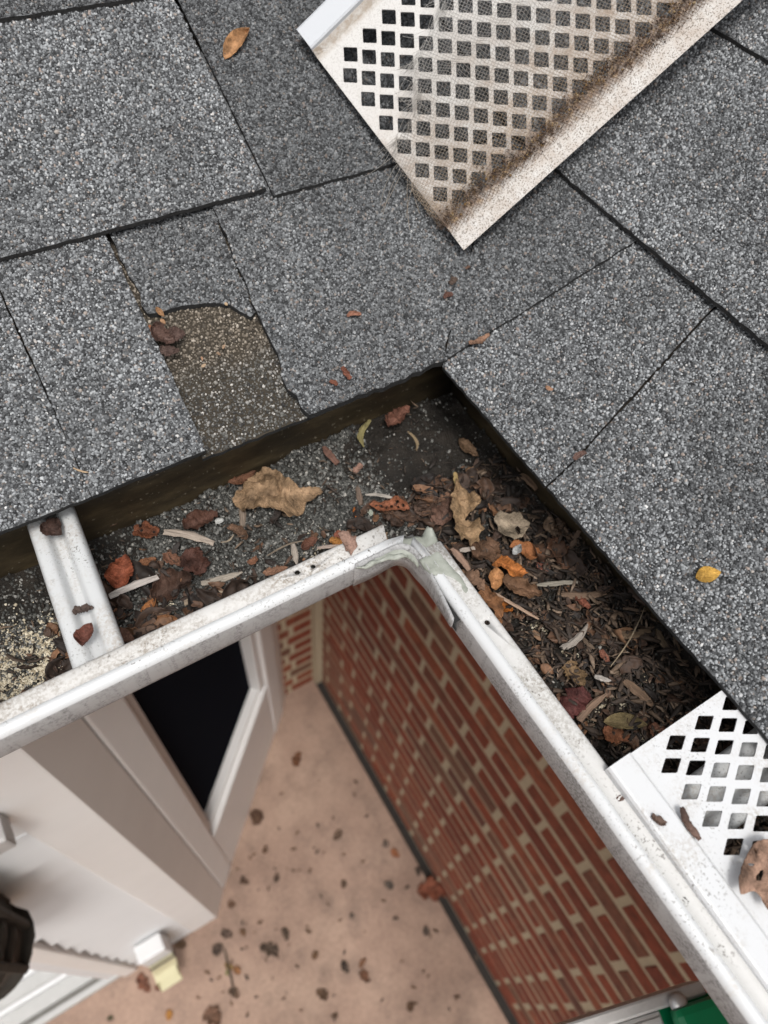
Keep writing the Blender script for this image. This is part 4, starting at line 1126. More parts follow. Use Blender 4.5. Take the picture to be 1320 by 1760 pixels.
bmesh.ops.translate(bm, verts=bm.verts, vec=Vector(rv)); me = bpy.data.meshes.new('rivet'); bm.to_mesh(me); bm.free(); me.materials.append(M_ALU)
me.polygons.foreach_set('use_smooth', np.ones(len(me.polygons), bool)); add_me('rivet', me, lad)

# ---------------------------------------------------------------- leaves, twigs and splinters
def leaf_mesh(L, W, kind, seed, curl=0.35, rumple=0.12, n=30, m=14):
    r = random.Random(seed)
    ph = [r.uniform(0, 6.28) for _ in range(8)]; so = r.uniform(0, 90)
    V = []; F = []
    def nz(a, b, f): return noise.noise(Vector((a * f + so, b * f - so, so * 0.3)))
    def half(s, side):
        if kind == 'oval': w = math.sin(math.pi * min(1, s) ** 0.85) ** 0.8
        elif kind == 'oak':
            lob = abs(math.sin(math.pi * (2.6 * s + 0.25 + side * 0.09)))
            w = math.sin(math.pi * s ** 0.75) ** 0.55 * (0.5 + 0.5 * lob ** 0.7) + 0.10 * nz(s, side, 9)
        elif kind == 'frag': w = (math.sin(math.pi * (0.04 + 0.92 * s))) ** 0.38 * (0.82 + 0.40 * nz(s, side * 3, 3.5) + 0.18 * nz(s, side * 3, 11))
        else: w = (math.sin(math.pi * s ** 0.78)) ** 0.55 * (0.88 + 0.45 * nz(s, side * 3, 3.0)) + 0.30 * nz(s, side * 5, 9) + 0.20 * nz(s, side * 7, 22)
        w *= 1 + 0.10 * nz(s, side * 9, 30)
        return max(0.012, w)
    bend = r.uniform(-0.10, 0.10); sg = r.choice((1, 1, -0.6))
    for i in range(n + 1):
        s = i / n
        for j in range(m + 1):
            t = 2 * j / m - 1
            hw = half(s, 1 if t > 0 else -1) * W / 2
            x = (s - 0.5) * L * (1 + 0.05 * nz(t, 0, 3)); y = t * hw + bend * L * math.sin(math.pi * s)
            z = sg * curl * W * (t * t) * 0.42 * (0.6 + 0.6 * math.sin(2.5 * s + ph[4])) + curl * L * 0.16 * ((2 * s - 1) ** 2) * math.cos(ph[5]) + 0.10 * W * nz(s, t * 0.6, 1.3)
            q = (x / W * 1.6, y / W * 1.6)
            ridge = abs(nz(q[0], q[1], 1.7)) * 1.5 + 0.7 * abs(nz(q[0] + 7, q[1], 3.6)) + 0.35 * abs(nz(q[0], q[1] + 9, 8.0))
            z += rumple * W * (0.75 * ridge - 0.3) + 0.07 * W * abs(t) ** 1.1
            V.append((x, y, z))
    for i in range(n):
        for j in range(m): F.append((i * (m + 1) + j, (i + 1) * (m + 1) + j, (i + 1) * (m + 1) + j + 1, i * (m + 1) + j + 1))
    return V, F
def place(o, a, b, up=None):
    """turn local x from a to b with local z near up"""
    d = (Vector(b) - Vector(a)).normalized(); up = Vector(up or (0, 0, 1))
    y = up.cross(d).normalized(); z = d.cross(y)
    c = (Vector(a) + Vector(b)) / 2
    o.matrix_world = Matrix(((d[0], y[0], z[0], c[0]), (d[1], y[1], z[1], c[1]), (d[2], y[2], z[2], c[2]), (0, 0, 0, 1)))
lseed = [100]
def surf_gutter(px, py, lift):
    z = -0.055
    for _ in range(6):
        p = at_z(px, py, z); z = silt(p[0], p[1]) + lift
    return at_z(px, py, z)
def roof_pt(px, py, lift):
    a = at_plane(px, py, (0, CY, 0.012 + lift), (0, -PITCH * 0.955, 1)); b = at_plane(px, py, (CX, 0, 0.012 + lift), (-PITCH * 0.955, 0, 1))
    return a if (a[1] - CY) > (a[0] - CX) else b
def leaf(name, p0, p1, wpx, kind, c, label, surf='gutter', lift=0.003, curl=0.4, rumple=0.22, spots=0.0, cat='leaf', group=None, stem=None, seed=None):
    lseed[0] += 1; sd_ = seed or lseed[0]
    if surf == 'gutter': a, b = surf_gutter(*p0, lift), surf_gutter(*p1, lift); up = (0, 0, 1)
    elif surf == 'roof':
        a, b = roof_pt(*p0, lift), roof_pt(*p1, lift); up = (0, -0.45, 1) if (a[1] - CY) > (a[0] - CX) else (-0.45, 0, 1)
    else: a, b = at_z(*p0, surf + lift), at_z(*p1, surf + lift); up = (0, 0, 1)
    L = float(np.linalg.norm(b - a)); scale = L / math.hypot(p1[0] - p0[0], p1[1] - p0[1])
    V, F = leaf_mesh(L, wpx * scale * 1.12, kind, sd_, curl, rumple, *((30, 14) if L > 0.007 and name != 'leaf_crumb' else (8, 4)))
    c = tuple(x * 0.86 for x in c)
    me = new_mesh(name, V, F, leaf_mat(c, spots), True)
    o = bpy.data.objects.new(name, me); COL.objects.link(o); place(o, a, b, up)
    s = o.modifiers.new('blade', 'SOLIDIFY'); s.thickness = 0.00035; s.offset = 0
    setp(o, label, cat, group)
    if stem:
        st = stick_mesh(stem * scale, 0.0011, 0.0007, sd_ + 5, 0.12)
        so = bpy.data.objects.new('stem', new_mesh('stem', st[0], st[1], wood_mat((0.30, 0.19, 0.12)), True)); COL.objects.link(so); so.parent = o
        so.location = (-L / 2 - stem * scale / 2 + 0.001, 0, 0.0008)
    return o
def stick_mesh(L, W, T, seed, bend=0.05):
    r = random.Random(seed); n = 9; V = []; F = []; k = 6
    c1, c2 = r.uniform(-bend, bend) * L, r.uniform(-bend, bend) * L * 0.5
    e0, e1 = r.uniform(0.35, 0.9), r.uniform(0.2, 0.8)
    for i in range(n + 1):
        s = i / n; tp_ = (e0 + (1 - e0) * min(1, s / 0.25)) * (e1 + (1 - e1) * min(1, (1 - s) / 0.3))
        for j in range(k):
            a = 2 * math.pi * j / k
            V.append(((s - 0.5) * L + r.uniform(-0.02, 0.02) * L * (i in (0, n)), math.cos(a) * W / 2 * tp_ * r.uniform(0.8, 1.15) + c1 * math.sin(math.pi * s), math.sin(a) * T / 2 * tp_ * r.uniform(0.75, 1.15) + c2 * math.sin(math.pi * s)))
    for i in range(n):
        for j in range(k): F.append((i * k + j, i * k + (j + 1) % k, (i + 1) * k + (j + 1) % k, (i + 1) * k + j))
    F.append(tuple(reversed(range(k)))); F.append(tuple(n * k + j for j in range(k)))
    return V, F
def stick(name, p0, p1, wpx, c, label, surf='gutter', lift=0.003, bend=0.06, cat='splinter', group=None, flat=0.5):
    lseed[0] += 1
    if surf == 'gutter': a, b = surf_gutter(*p0, lift), surf_gutter(*p1, lift)
    elif surf == 'roof': a, b = roof_pt(*p0, lift), roof_pt(*p1, lift)
    else: a, b = at_z(*p0, surf + lift), at_z(*p1, surf + lift)
    L = float(np.linalg.norm(b - a)); w = wpx * L / math.hypot(p1[0] - p0[0], p1[1] - p0[1])
    V, F = stick_mesh(L, w, w * flat, lseed[0], bend)
    o = bpy.data.objects.new(name, new_mesh(name, V, F, wood_mat(tuple(x * 0.8 for x in c)), False)); COL.objects.link(o); place(o, a, b)
    return setp(o, label, cat, group)
TAN, RUST, RED, DK, ORG, PALE, GREY = (0.30, 0.20, 0.095), (0.19, 0.065, 0.030), (0.13, 0.035, 0.022), (0.06, 0.03, 0.019), (0.38, 0.135, 0.035), (0.40, 0.33, 0.27), (0.30, 0.28, 0.25)
BRN = (0.15, 0.08, 0.045)
def litter(n, seed):
    """torn scraps of rotten leaf, tilted, curled and half buried"""
    r = np.random.default_rng(seed); V = []; F = []; k = 0
    while k < n:
        q = r.random()
        if q < 0.58: x, y = r.uniform(FX + 0.034, GBX - 0.008), r.uniform(-0.14, 0.23)
        elif q < 0.74: x, y = r.uniform(0.15, 0.25), r.uniform(FY + 0.034, 0.236)
        elif q < 0.9: x, y = r.uniform(-0.06, 0.05), FY + 0.036 + abs(r.normal(0, 0.03))
        else: x, y = r.uniform(-0.12, 0.15), FY + 0.036 + abs(r.normal(0, 0.018))
        L = float(np.clip(r.lognormal(math.log(0.0095), 0.45), 0.004, 0.024))
        if 0.13 < y < 0.235 and q < 0.58: L *= 1.2
        if x + L * 0.55 > GBX - 0.001 or y + L * 0.55 > GBY - 0.001: continue
        v, f = leaf_mesh(L, L * r.uniform(0.28, 0.75), ('torn', 'frag', 'torn', 'oval')[k % 4], int(r.integers(1e6)), r.uniform(0.2, 1.3), r.uniform(0.15, 0.4), 9, 6)
        v = np.array(v); e = r.normal(0, 0.30), r.normal(0, 0.42), r.uniform(0, 6.28)
        M = (Matrix.Rotation(e[2], 3, 'Z') @ Matrix.Rotation(e[0], 3, 'Y') @ Matrix.Rotation(e[1], 3, 'X'))
        v = v @ np.array(M).T + np.array([x, y, silt(x, y) + r.uniform(0.0002, 0.006)])
        b = len(V); V += list(v); F += [tuple(i + b for i in g) for g in f]; k += 1
    return np_mesh('leaf_litter', np.array(V), np.array(F), M_LITTER.m)
lo_ = add_me('leaf_litter', litter(760, 29), None, label='torn scraps of rotten brown leaf matted over the silt', cat='leaf litter', kind='stuff')
lo_.modifiers.new('blade', 'SOLIDIFY').thickness = 0.0003
def traced_leaf(name, pts, axis, c, label, surf='gutter', lift=0.006, rumple=0.10, curl=0.10, holes=(), spots=0.0, off=(0, 0), sc=1.0, seed=1, sag=1.0):
    """leaf with a drawn outline, real size, thickness and crumple, lying on its surface"""
    def W(q):
        px, py = off[0] + q[0] / sc, off[1] + q[1] / sc
        if surf == 'gutter': return surf_gutter(px, py, lift)
        return at_z(px, py, surf + lift)
    P = np.array([W(q) for q in pts]); HS = [np.array([W(q) for q in h]) for h in holes]
    cen = P.mean(0); a, b = W(axis[0]), W(axis[1]); d = Vector(b - a); d.z = 0; d.normalize(); y = Vector((0, 0, 1)).cross(d)
    loc = lambda p: (float((p - cen) @ np.array(d)), float((p - cen) @ np.array(y)))
    size = float(np.linalg.norm(P.max(0) - P.min(0))); r = random.Random(seed); so = r.uniform(0, 50)
    def loop(bm, Q):
        Q = densify([loc(p) for p in Q], 0.0011, 0.00022, seed); vs = [bm.verts.new((x, y_, 0)) for x, y_ in Q]
        return [bm.edges.new((vs[i], vs[(i + 1) % len(vs)])) for i in range(len(vs))], Q
    bm = bmesh.new(); ed, out = loop(bm, P)
    for h in HS: ed += loop(bm, h)[0]
    bmesh.ops.triangle_fill(bm, edges=ed, use_beauty=True)
    for lim in (0.008, 0.004, 0.0022, 0.0016):
        bmesh.ops.subdivide_edges(bm, edges=[e for e in bm.edges if e.calc_length() > lim], cuts=1)
        bmesh.ops.triangulate(bm, faces=bm.faces)
    bmesh.ops.beautify_fill(bm, faces=bm.faces, edges=bm.edges)
    A = np.array(out); B = np.roll(A, -1, 0); AB = B - A
    f = 1.0 / size
    for v in bm.verts:
        q = np.array([v.co.x, v.co.y]); t = np.clip(((q - A) * AB).sum(1) / ((AB * AB).sum(1) + 1e-14), 0, 1)
        dist = np.linalg.norm(q - (A + AB * t[:, None]), axis=1).min()
        n1 = noise.noise(Vector((q[0] * f * 3 + so, q[1] * f * 3, so))); n2 = abs(noise.noise(Vector((q[0] * f * 6 - so, q[1] * f * 6, 2)))); n3 = abs(noise.noise(Vector((q[0] * f * 14, q[1] * f * 14 + so, 5)))); n4 = noise.noise(Vector((q[0] * f * 34, q[1] * f * 34 + so, 5)))
        edge = math.exp(-dist / (size * 0.06))
        mid = abs(q[1]) / size
        v.co.z = size * (rumple * (0.9 * n1 + 1.1 * n2 + 0.55 * n3 + 0.12 * n4 - 0.45) + curl * (0.9 * mid + 0.35 * edge * (0.4 + n1)) )
    me = bpy.data.meshes.new(name); bm.normal_update(); bm.to_mesh(me); bm.free()
    if sum(p.normal.z for p in me.polygons) < 0: me.flip_normals()
    me.polygons.foreach_set('use_smooth', np.ones(len(me.polygons), bool)); me.materials.append(leaf_mat(c, spots))
    o = bpy.data.objects.new(name, me); COL.objects.link(o)
    o.matrix_world = Matrix(((d[0], y[0], 0, cen[0]), (d[1], y[1], 0, cen[1]), (0, 0, 1, cen[2]), (0, 0, 0, 1)))
    m_ = o.modifiers.new('blade', 'SOLIDIFY'); m_.thickness = 0.0003; m_.offset = 0
    return setp(o, label, 'leaf')
# left arm and corner
K1 = dict(off=(344, 688), sc=2.558); K2 = dict(off=(740, 760), sc=2.444); K3 = dict(off=(1220, 1400), sc=7.33)
traced_leaf('dry_leaf', [(135, 410), (168, 378), (210, 350), (262, 318), (310, 322), (352, 320), (356, 350), (415, 383), (450, 392), (485, 383), (525, 366), (541, 388), (505, 420), (470, 440), (452, 480), (420, 498), (395, 516), (340, 502), (270, 478), (225, 470), (190, 476), (150, 442)], ((140, 410), (535, 385)), (0.27, 0.175, 0.10), 'large tan dry leaf with a ragged edge on the grit, biggest in the gutter', lift=0.011, rumple=0.12, curl=0.12, seed=4, **K1)
traced_leaf('oak_leaf', [(1128, 338), (1145, 362), (1172, 385), (1188, 404), (1206, 393), (1214, 415), (1234, 432), (1226, 470), (1192, 488), (1172, 508), (1160, 534), (1180, 518), (1202, 528), (1226, 524), (1232, 550), (1248, 572), (1226, 590), (1228, 622), (1206, 622), (1190, 640), (1178, 618), (1162, 612), (1146, 624), (1134, 598), (1112, 584), (1122, 556), (1108, 528), (1112, 500), (1096, 476), (1104, 455), (1096, 432), (1112, 412), (1118, 380), (1122, 352)], ((1180, 630), (1130, 345)), (0.255, 0.165, 0.09), 'tall tan oak leaf standing out right of the sealed corner', lift=0.013, rumple=0.11, curl=0.12, seed=9, **K1)
traced_leaf('dry_leaf', [(742, 452), (770, 438), (800, 442), (832, 440), (848, 424), (872, 416), (886, 432), (908, 440), (926, 470), (900, 488), (872, 480), (850, 484), (820, 494), (806, 502), (775, 490), (758, 470)], ((745, 455), (925, 470)), (0.21, 0.075, 0.036), 'rust leaf riddled with black holes behind the lip', lift=0.010, rumple=0.09, curl=0.08, holes=[[(785, 456), (800, 454), (804, 466), (788, 468)], [(770, 462), (778, 460), (779, 468), (771, 470)], [(858, 440), (870, 436), (876, 450), (862, 455)], [(835, 462), (846, 460), (848, 470), (837, 472)], [(886, 452), (896, 450), (900, 464), (888, 466)], [(812, 470), (822, 468), (822, 482), (811, 480)], [(866, 462), (874, 460), (878, 472), (868, 474)]], spots=0.7, seed=12, **K1)
traced_leaf('leaf_fragment', [(606, 582), (628, 574), (650, 575), (664, 592), (688, 598), (684, 618), (692, 640), (676, 662), (664, 685), (652, 664), (640, 662), (632, 636), (618, 612)], ((615, 585), (665, 680)), (0.235, 0.145, 0.11), 'pinkish brown leaf stuck on the left lip', surf=0.001, lift=0.0016, rumple=0.05, curl=0.05, seed=15, **K1)
traced_leaf('dry_leaf', [(262, 332), (275, 305), (292, 288), (312, 296), (330, 302), (352, 294), (376, 298), (392, 318), (417, 336), (412, 364), (398, 380), (386, 402), (350, 414), (330, 402), (308, 396), (296, 382), (284, 372), (280, 350)], ((270, 335), (410, 355)), (0.24, 0.19, 0.135), 'greyish tan leaf with a dark hole right of the oak leaf', lift=0.012, rumple=0.06, curl=0.08, holes=[[(356, 354), (366, 350), (376, 364), (378, 384), (368, 388), (358, 374)]], seed=21, **K2)
traced_leaf('dry_leaf', [(256, 514), (276, 500), (296, 478), (320, 480), (342, 486), (360, 500), (384, 508), (396, 522), (410, 550), (392, 556), (384, 570), (350, 566), (330, 556), (306, 540), (286, 528), (266, 526)], ((260, 510), (405, 555)), (0.36, 0.125, 0.03), 'bright orange crinkled leaf in the pile beside the right lip', lift=0.014, rumple=0.11, curl=0.10, seed=23, **K2)
traced_leaf('dry_leaf', [(240, 572), (252, 545), (276, 531), (300, 540), (310, 556), (302, 590), (288, 610), (272, 624), (254, 612), (246, 596)], ((255, 605), (295, 545)), (0.35, 0.165, 0.065), 'orange tan cupped leaf left of the bright orange one', lift=0.012, rumple=0.09, curl=0.2, seed=25, **K2)
traced_leaf('oak_leaf', [(198, 634), (212, 616), (228, 594), (246, 606), (254, 626), (276, 640), (290, 656), (304, 664), (298, 690), (308, 716), (300, 738), (304, 756), (294, 768), (280, 748), (268, 740), (270, 716), (258, 700), (240, 696), (236, 680), (218, 672), (212, 652)], ((215, 625), (300, 750)), (0.23, 0.105, 0.045), 'orange brown oak leaf hanging over the right lip', lift=0.014, rumple=0.09, curl=0.12, seed=27, **K2)
traced_leaf('dry_leaf', [(440, 552), (470, 500), (505, 440), (550, 368), (600, 330), (660, 316), (733, 312), (800, 330), (880, 420), (930, 560), (930, 760), (900, 960), (850, 1100), (780, 1210), (733, 1200), (690, 1130), (650, 1040), (600, 985), (555, 962), (480, 985), (430, 1005), (388, 1002), (372, 940), (362, 880), (360, 790), (385, 740), (398, 650)], ((420, 950), (800, 350)), (0.27, 0.165, 0.115), 'pale brown leaf with holes on the lower guard at the right edge', surf=0.008, lift=0.0025, rumple=0.035, curl=0.06, holes=[[(556, 428), (580, 424), (606, 470), (600, 496), (580, 484)], [(478, 622), (510, 610), (570, 622), (552, 642), (510, 644)], [(590, 770), (640, 706), (684, 690), (672, 760), (652, 826), (600, 836)]], seed=31, **K3)
stick('wood_splinter', (414, 838), (417, 905), 11, (0.22, 0.17, 0.13), 'upright grey brown splinter under the large tan leaf', lift=0.003)
leaf('leaf_fragment', (229, 912), (273, 916), 34, 'frag', RUST, 'rust red leaf fragment with black spots below the left eave', spots=1.0, curl=0.1)
stick('wood_splinter', (282, 914), (368, 934), 15, PALE, 'pale pointed splinter right of the spotted red fragment', lift=0.006)
leaf('dry_leaf', (205, 1014), (218, 955), 36, 'oval', (0.27, 0.075, 0.035), 'red and orange oval leaf beside the left hanger strap', lift=0.006, curl=0.2)
stick('wood_splinter', (189, 1025), (271, 992), 15, (0.50, 0.45, 0.41), 'whitish splinter crossing the foot of the red orange leaf', lift=0.009)
leaf('dry_leaf', (262, 1028), (332, 996), 55, 'torn', DK, 'dark brown wet leaf curled on the grit left of the lip', lift=0.005, curl=0.3, rumple=0.2)
leaf('dry_leaf', (322, 945), (352, 985), 40, 'torn', (0.075, 0.03, 0.02), 'dark curled leaf above the brown wet leaf', lift=0.006, curl=0.4, rumple=0.2)
leaf('dry_leaf', (318, 912), (374, 882), 34, 'torn', (0.09, 0.04, 0.026), 'dark red brown crumpled leaf near the pale pointed splinter', lift=0.005, curl=0.4, rumple=0.2)
stick('wood_splinter', (346, 1003), (417, 983), 14, (0.38, 0.33, 0.27), 'beige splinter lying alone between the wet leaf and the lip')
stick('wood_splinter', (318, 1036), (397, 1017), 15, (0.36, 0.28, 0.20), 'light brown splinter close to the left lip')
stick('wood_splinter', (230, 1088), (300, 1072), 15, (0.13, 0.08, 0.055), 'dark splinter tucked against the left lip', lift=0.006)
leaf('leaf_fragment', (242, 1060), (268, 1030), 16, 'oval', (0.30, 0.12, 0.04), 'slim orange leaf fragment near the cream crumbs', lift=0.004)
leaf('leaf_fragment', (196, 1050), (214, 1062), 16, 'frag', (0.2, 0.09, 0.045), 'small orange brown fragment touching the hanger strap')
leaf('leaf_fragment', (204, 1080), (232, 1104), 18, 'oval', (0.17, 0.085, 0.055), 'brown leaf piece in the angle of hanger and lip', lift=0.012)
leaf('leaf_fragment', (270, 1063), (305, 1068), 14, 'frag', (0.27, 0.12, 0.05), 'orange brown scrap next to the dark splinter', lift=0.005)
leaf('leaf_fragment', (236, 970), (268, 960), 18, 'frag', (0.24, 0.105, 0.05), 'orange scrap above the whitish splinter')
leaf('leaf_fragment', (283, 958), (312, 972), 20, 'torn', (0.16, 0.075, 0.045), 'curly brown scrap left of the dark curled leaf', curl=0.6)
leaf('leaf_fragment', (183, 905), (212, 890), 10, 'oval', (0.15, 0.085, 0.055), 'thin brown sliver against the back wall on the left', lift=0.006)
leaf('leaf_fragment', (392, 905), (424, 928), 18, 'frag', (0.16, 0.09, 0.055), 'dull brown scrap below the large tan leaf')
leaf('leaf_fragment', (392, 832), (440, 812), 16, 'oval', (0.17, 0.075, 0.04), 'reddish sliver behind the large tan leaf', lift=0.007)
leaf('leaf_fragment', (370, 898), (384, 893), 13, 'frag', (0.42, 0.42, 0.40), 'pale grey flake near the crumpled red leaf', cat='flake')
stick('wood_splinter', (556, 768), (580, 797), 12, (0.17, 0.085, 0.06), 'red brown splinter standing near the back wall', lift=0.005)
stick('curled_stem', (636, 722), (625, 768), 9, (0.26, 0.22, 0.09), 'yellow green curled stem near the back wall', bend=0.2, lift=0.006, cat='stem')
leaf('dry_leaf', (667, 734), (704, 702), 26, 'torn', (0.20, 0.085, 0.055), 'red brown leaf tucked up near the inside corner', lift=0.007, curl=0.4)
stick('curled_stem', (702, 742), (716, 774), 5, (0.26, 0.19, 0.11), 'thin curved tan stem on the black mud', bend=0.25, cat='stem')
leaf('dry_leaf', (790, 752), (822, 784), 20, 'oval', (0.19, 0.115, 0.065), 'brown oval leaf on the black mud left of the right eave', lift=0.004)
leaf('leaf_fragment', (803, 822), (818, 810), 14, 'oval', (0.24, 0.14, 0.08), 'small round tan leaf above the tall oak leaf')
leaf('leaf_fragment', (608, 812), (622, 798), 12, 'frag', (0.26, 0.15, 0.11), 'tiny pinkish scrap on the grit')
stick('curled_stem', (628, 850), (676, 856), 7, (0.42, 0.38, 0.33), 'pale grey curved twig above the rust leaf', lift=0.007, bend=0.15, cat='stem')
stick('wood_splinter', (615, 838), (621, 868), 9, (0.17, 0.12, 0.09), 'short brown splinter left of the rust leaf')
leaf('leaf_fragment', (610, 872), (616, 892), 10, 'frag', (0.52, 0.16, 0.03), 'bright orange crumb below the short splinter')
leaf('leaf_fragment', (632, 878), (640, 886), 10, 'frag', (0.40, 0.43, 0.36), 'pale green lichen flake below the rust leaf', cat='flake')
stick('curled_stem', (785, 832), (782, 812), 8, (0.34, 0.24, 0.10), 'yellow brown stem tip above the tan oak leaf', lift=0.012, cat='stem')
for i, (a, b, w, c, lb) in enumerate([
    ((712, 880), (752, 862), 34, (0.10, 0.06, 0.042), 'dark brown crumpled leaf between the rust leaf and the oak leaf'),
    ((748, 905), (776, 868), 28, (0.12, 0.065, 0.045), 'brown rolled leaf left of the oak leaf'),
    ((664, 895), (700, 888), 26, (0.085, 0.052, 0.037), 'dark leaf mush behind the left lip end'),
    ((758, 870), (780, 848), 18, (0.2, 0.11, 0.07), 'reddish scrap beside the oak leaf'),
]): leaf('dry_leaf', a, b, w, 'torn', c, lb, curl=0.5, rumple=0.25, lift=0.005)
leaf('leaf_fragment', (566, 928), (586, 938), 18, 'frag', (0.45, 0.2, 0.05), 'orange yellow scrap beside the lip leaf', lift=0.012)
leaf('leaf_fragment', (574, 918), (592, 926), 16, 'frag', (0.25, 0.085, 0.05), 'red scrap beside the lip leaf', lift=0.014)
stick('wood_splinter', (545, 942), (590, 938), 7, (0.46, 0.36, 0.30), 'pale thin stick pointing under the left lip', lift=0.014)
stick('wood_splinter', (504, 936), (510, 970), 9, (0.42, 0.36, 0.30), 'short upright pale stick behind the screw holes', lift=0.010)
leaf('leaf_fragment', (452, 985), (495, 977), 18, 'torn', (0.22, 0.115, 0.07), 'brown folded scrap against the left lip', lift=0.012, curl=0.6)
leaf('leaf_fragment', (520, 946), (545, 925), 18, 'torn', (0.12, 0.05, 0.03), 'dark red scrap near the pale stick', lift=0.006, curl=0.6)
leaf('leaf_fragment', (425, 968), (442, 960), 12, 'frag', (0.2, 0.09, 0.05), 'small red brown scrap on open grit')
stick('twig', (460, 955), (535, 928), 3.5, (0.19, 0.15, 0.11), 'thin dark twig lying along the left lip', lift=0.006, bend=0.1, cat='twig')
stick('twig', (380, 932), (402, 918), 3.5, (0.32, 0.26, 0.19), 'hair thin bent stalk below the pale pointed splinter', lift=0.006, bend=0.3, cat='twig')
# right arm
stick('leaf_stalk', (850, 1020), (926, 1064), 7, (0.40, 0.27, 0.19), 'long pale pink leaf stalk pointing right from the oak leaf', lift=0.013, cat='stem', bend=0.04)
leaf('leaf_fragment', (862, 1036), (880, 1052), 18, 'oval', (0.44, 0.14, 0.02), 'vivid orange scrap under the long stalk', lift=0.009)
leaf('dry_leaf', (876, 938), (930, 952), 30, 'torn', (0.34, 0.135, 0.05), 'orange brown narrow leaf under the greyish tan leaf', lift=0.008, curl=0.3)
leaf('dry_leaf', (812, 960), (856, 936), 38, 'torn', (0.115, 0.062, 0.035), 'dark brown cupped leaf below the tan oak leaf', lift=0.009, curl=0.5)
leaf('dry_leaf', (862, 1002), (930, 1024), 42, 'torn', (0.15, 0.08, 0.043), 'brown crumpled leaf right of the orange tan leaf', lift=0.007, curl=0.4, rumple=0.2)
leaf('dry_leaf', (800, 985), (834, 1012), 28, 'torn', (0.18, 0.105, 0.065), 'dull brown leaf pressed on the right lip', lift=0.015, curl=0.4)
stick('wood_splinter', (776, 942), (806, 980), 13, (0.30, 0.19, 0.135), 'pinkish brown rolled bark strip by the sealant', lift=0.013)
stick('wood_splinter', (790, 946), (816, 942), 9, (0.42, 0.36, 0.31), 'short pale stick beside the bark strip', lift=0.010)
leaf('leaf_fragment', (882, 952), (894, 938), 9, 'oval', (0.36, 0.36, 0.35), 'small silver grey leaf on the orange brown leaf', lift=0.013)
leaf('dry_leaf', (952, 930), (970, 980), 30, 'torn', (0.17, 0.085, 0.05), 'brown torn leaf lying lengthwise in mid trough', lift=0.005, curl=0.3)
leaf('dry_leaf', (944, 888), (955, 922), 20, 'oval', (0.22, 0.15, 0.10), 'tan narrow leaf near the right back wall', lift=0.006, curl=0.4)
leaf('dry_leaf', (955, 895), (985, 930), 20, 'torn', (0.11, 0.07, 0.045), 'dark leaf beside the tan narrow leaf', lift=0.005, curl=0.4)
stick('wood_splinter', (978, 945), (996, 912), 10, (0.14, 0.09, 0.06), 'dark splinter leaning to the right back wall', lift=0.005)
leaf('leaf_fragment', (922, 968), (944, 982), 20, 'torn', (0.16, 0.06, 0.04), 'dark red scrap right of the bright orange leaf', lift=0.005, curl=0.5)
stick('curled_stem', (922, 1006), (992, 1000), 9, (0.30, 0.27, 0.22), 'grey curved stick in the middle of the right trough', lift=0.006, bend=0.12, cat='stem')
stick('wood_splinter', (965, 1022), (1042, 1020), 15, (0.20, 0.13, 0.085), 'brown wood strip right of the grey curved stick', lift=0.006)
leaf('leaf_fragment', (990, 1024), (1012, 1046), 16, 'frag', (0.25, 0.085, 0.05), 'brick red chip below the brown wood strip', lift=0.007)
leaf('leaf_fragment', (1008, 988), (1026, 998), 14, 'frag', (0.22, 0.145, 0.095), 'small tan scrap above the brown wood strip')
stick('wood_splinter', (965, 1115), (1010, 1073), 11, (0.33, 0.29, 0.25), 'grey stick lying diagonally in the lower trough', lift=0.007, bend=0.1)
stick('wood_splinter', (1052, 1090), (1118, 1084), 17, (0.17, 0.115, 0.07), 'brown bark chunk near the right back wall', lift=0.006)
leaf('dry_leaf', (975, 1140), (1000, 1182), 34, 'torn', (0.26, 0.165, 0.085), 'tan crumpled leaf above the dark red leaf', lift=0.005, curl=0.3)
leaf('dry_leaf', (968, 1232), (1010, 1188), 46, 'torn', (0.10, 0.03, 0.026), 'dark red leaf beside the right lip', lift=0.008, curl=0.4)
stick('wood_splinter', (1022, 1162), (1050, 1170), 11, (0.45, 0.41, 0.37), 'white ended stick in the lower trough', lift=0.008)
stick('wood_splinter', (1072, 1170), (1122, 1212), 22, (0.19, 0.12, 0.075), 'large brown bark chunk in the lower trough', lift=0.006)
stick('wood_splinter', (995, 1238), (1043, 1192), 12, (0.24, 0.155, 0.105), 'brown round stick beside the dark red leaf', lift=0.009)
leaf('dry_leaf', (1038, 1240), (1112, 1246), 26, 'oval', (0.20, 0.15, 0.07), 'smooth olive oval leaf near the lower guard', lift=0.010, curl=0.2, rumple=0.04)
leaf('dry_leaf', (1036, 1254), (1082, 1272), 32, 'torn', (0.24, 0.095, 0.045), 'rust brown leaf under the olive oval leaf', lift=0.006, curl=0.3)
leaf('leaf_fragment', (1118, 1262), (1140, 1250), 18, 'oval', (0.17, 0.075, 0.045), 'red brown scrap at the end of the lower guard', lift=0.005)
leaf('leaf_fragment', (1032, 1118), (1046, 1142), 14, 'frag', (0.24, 0.095, 0.06), 'rusty oblong chip in the lower trough', lift=0.006)
stick('straw', (1050, 1145), (1108, 1044), 2.2, (0.34, 0.27, 0.18), 'thin straw lying across the mulch', lift=0.010, bend=0.04, cat='straw')
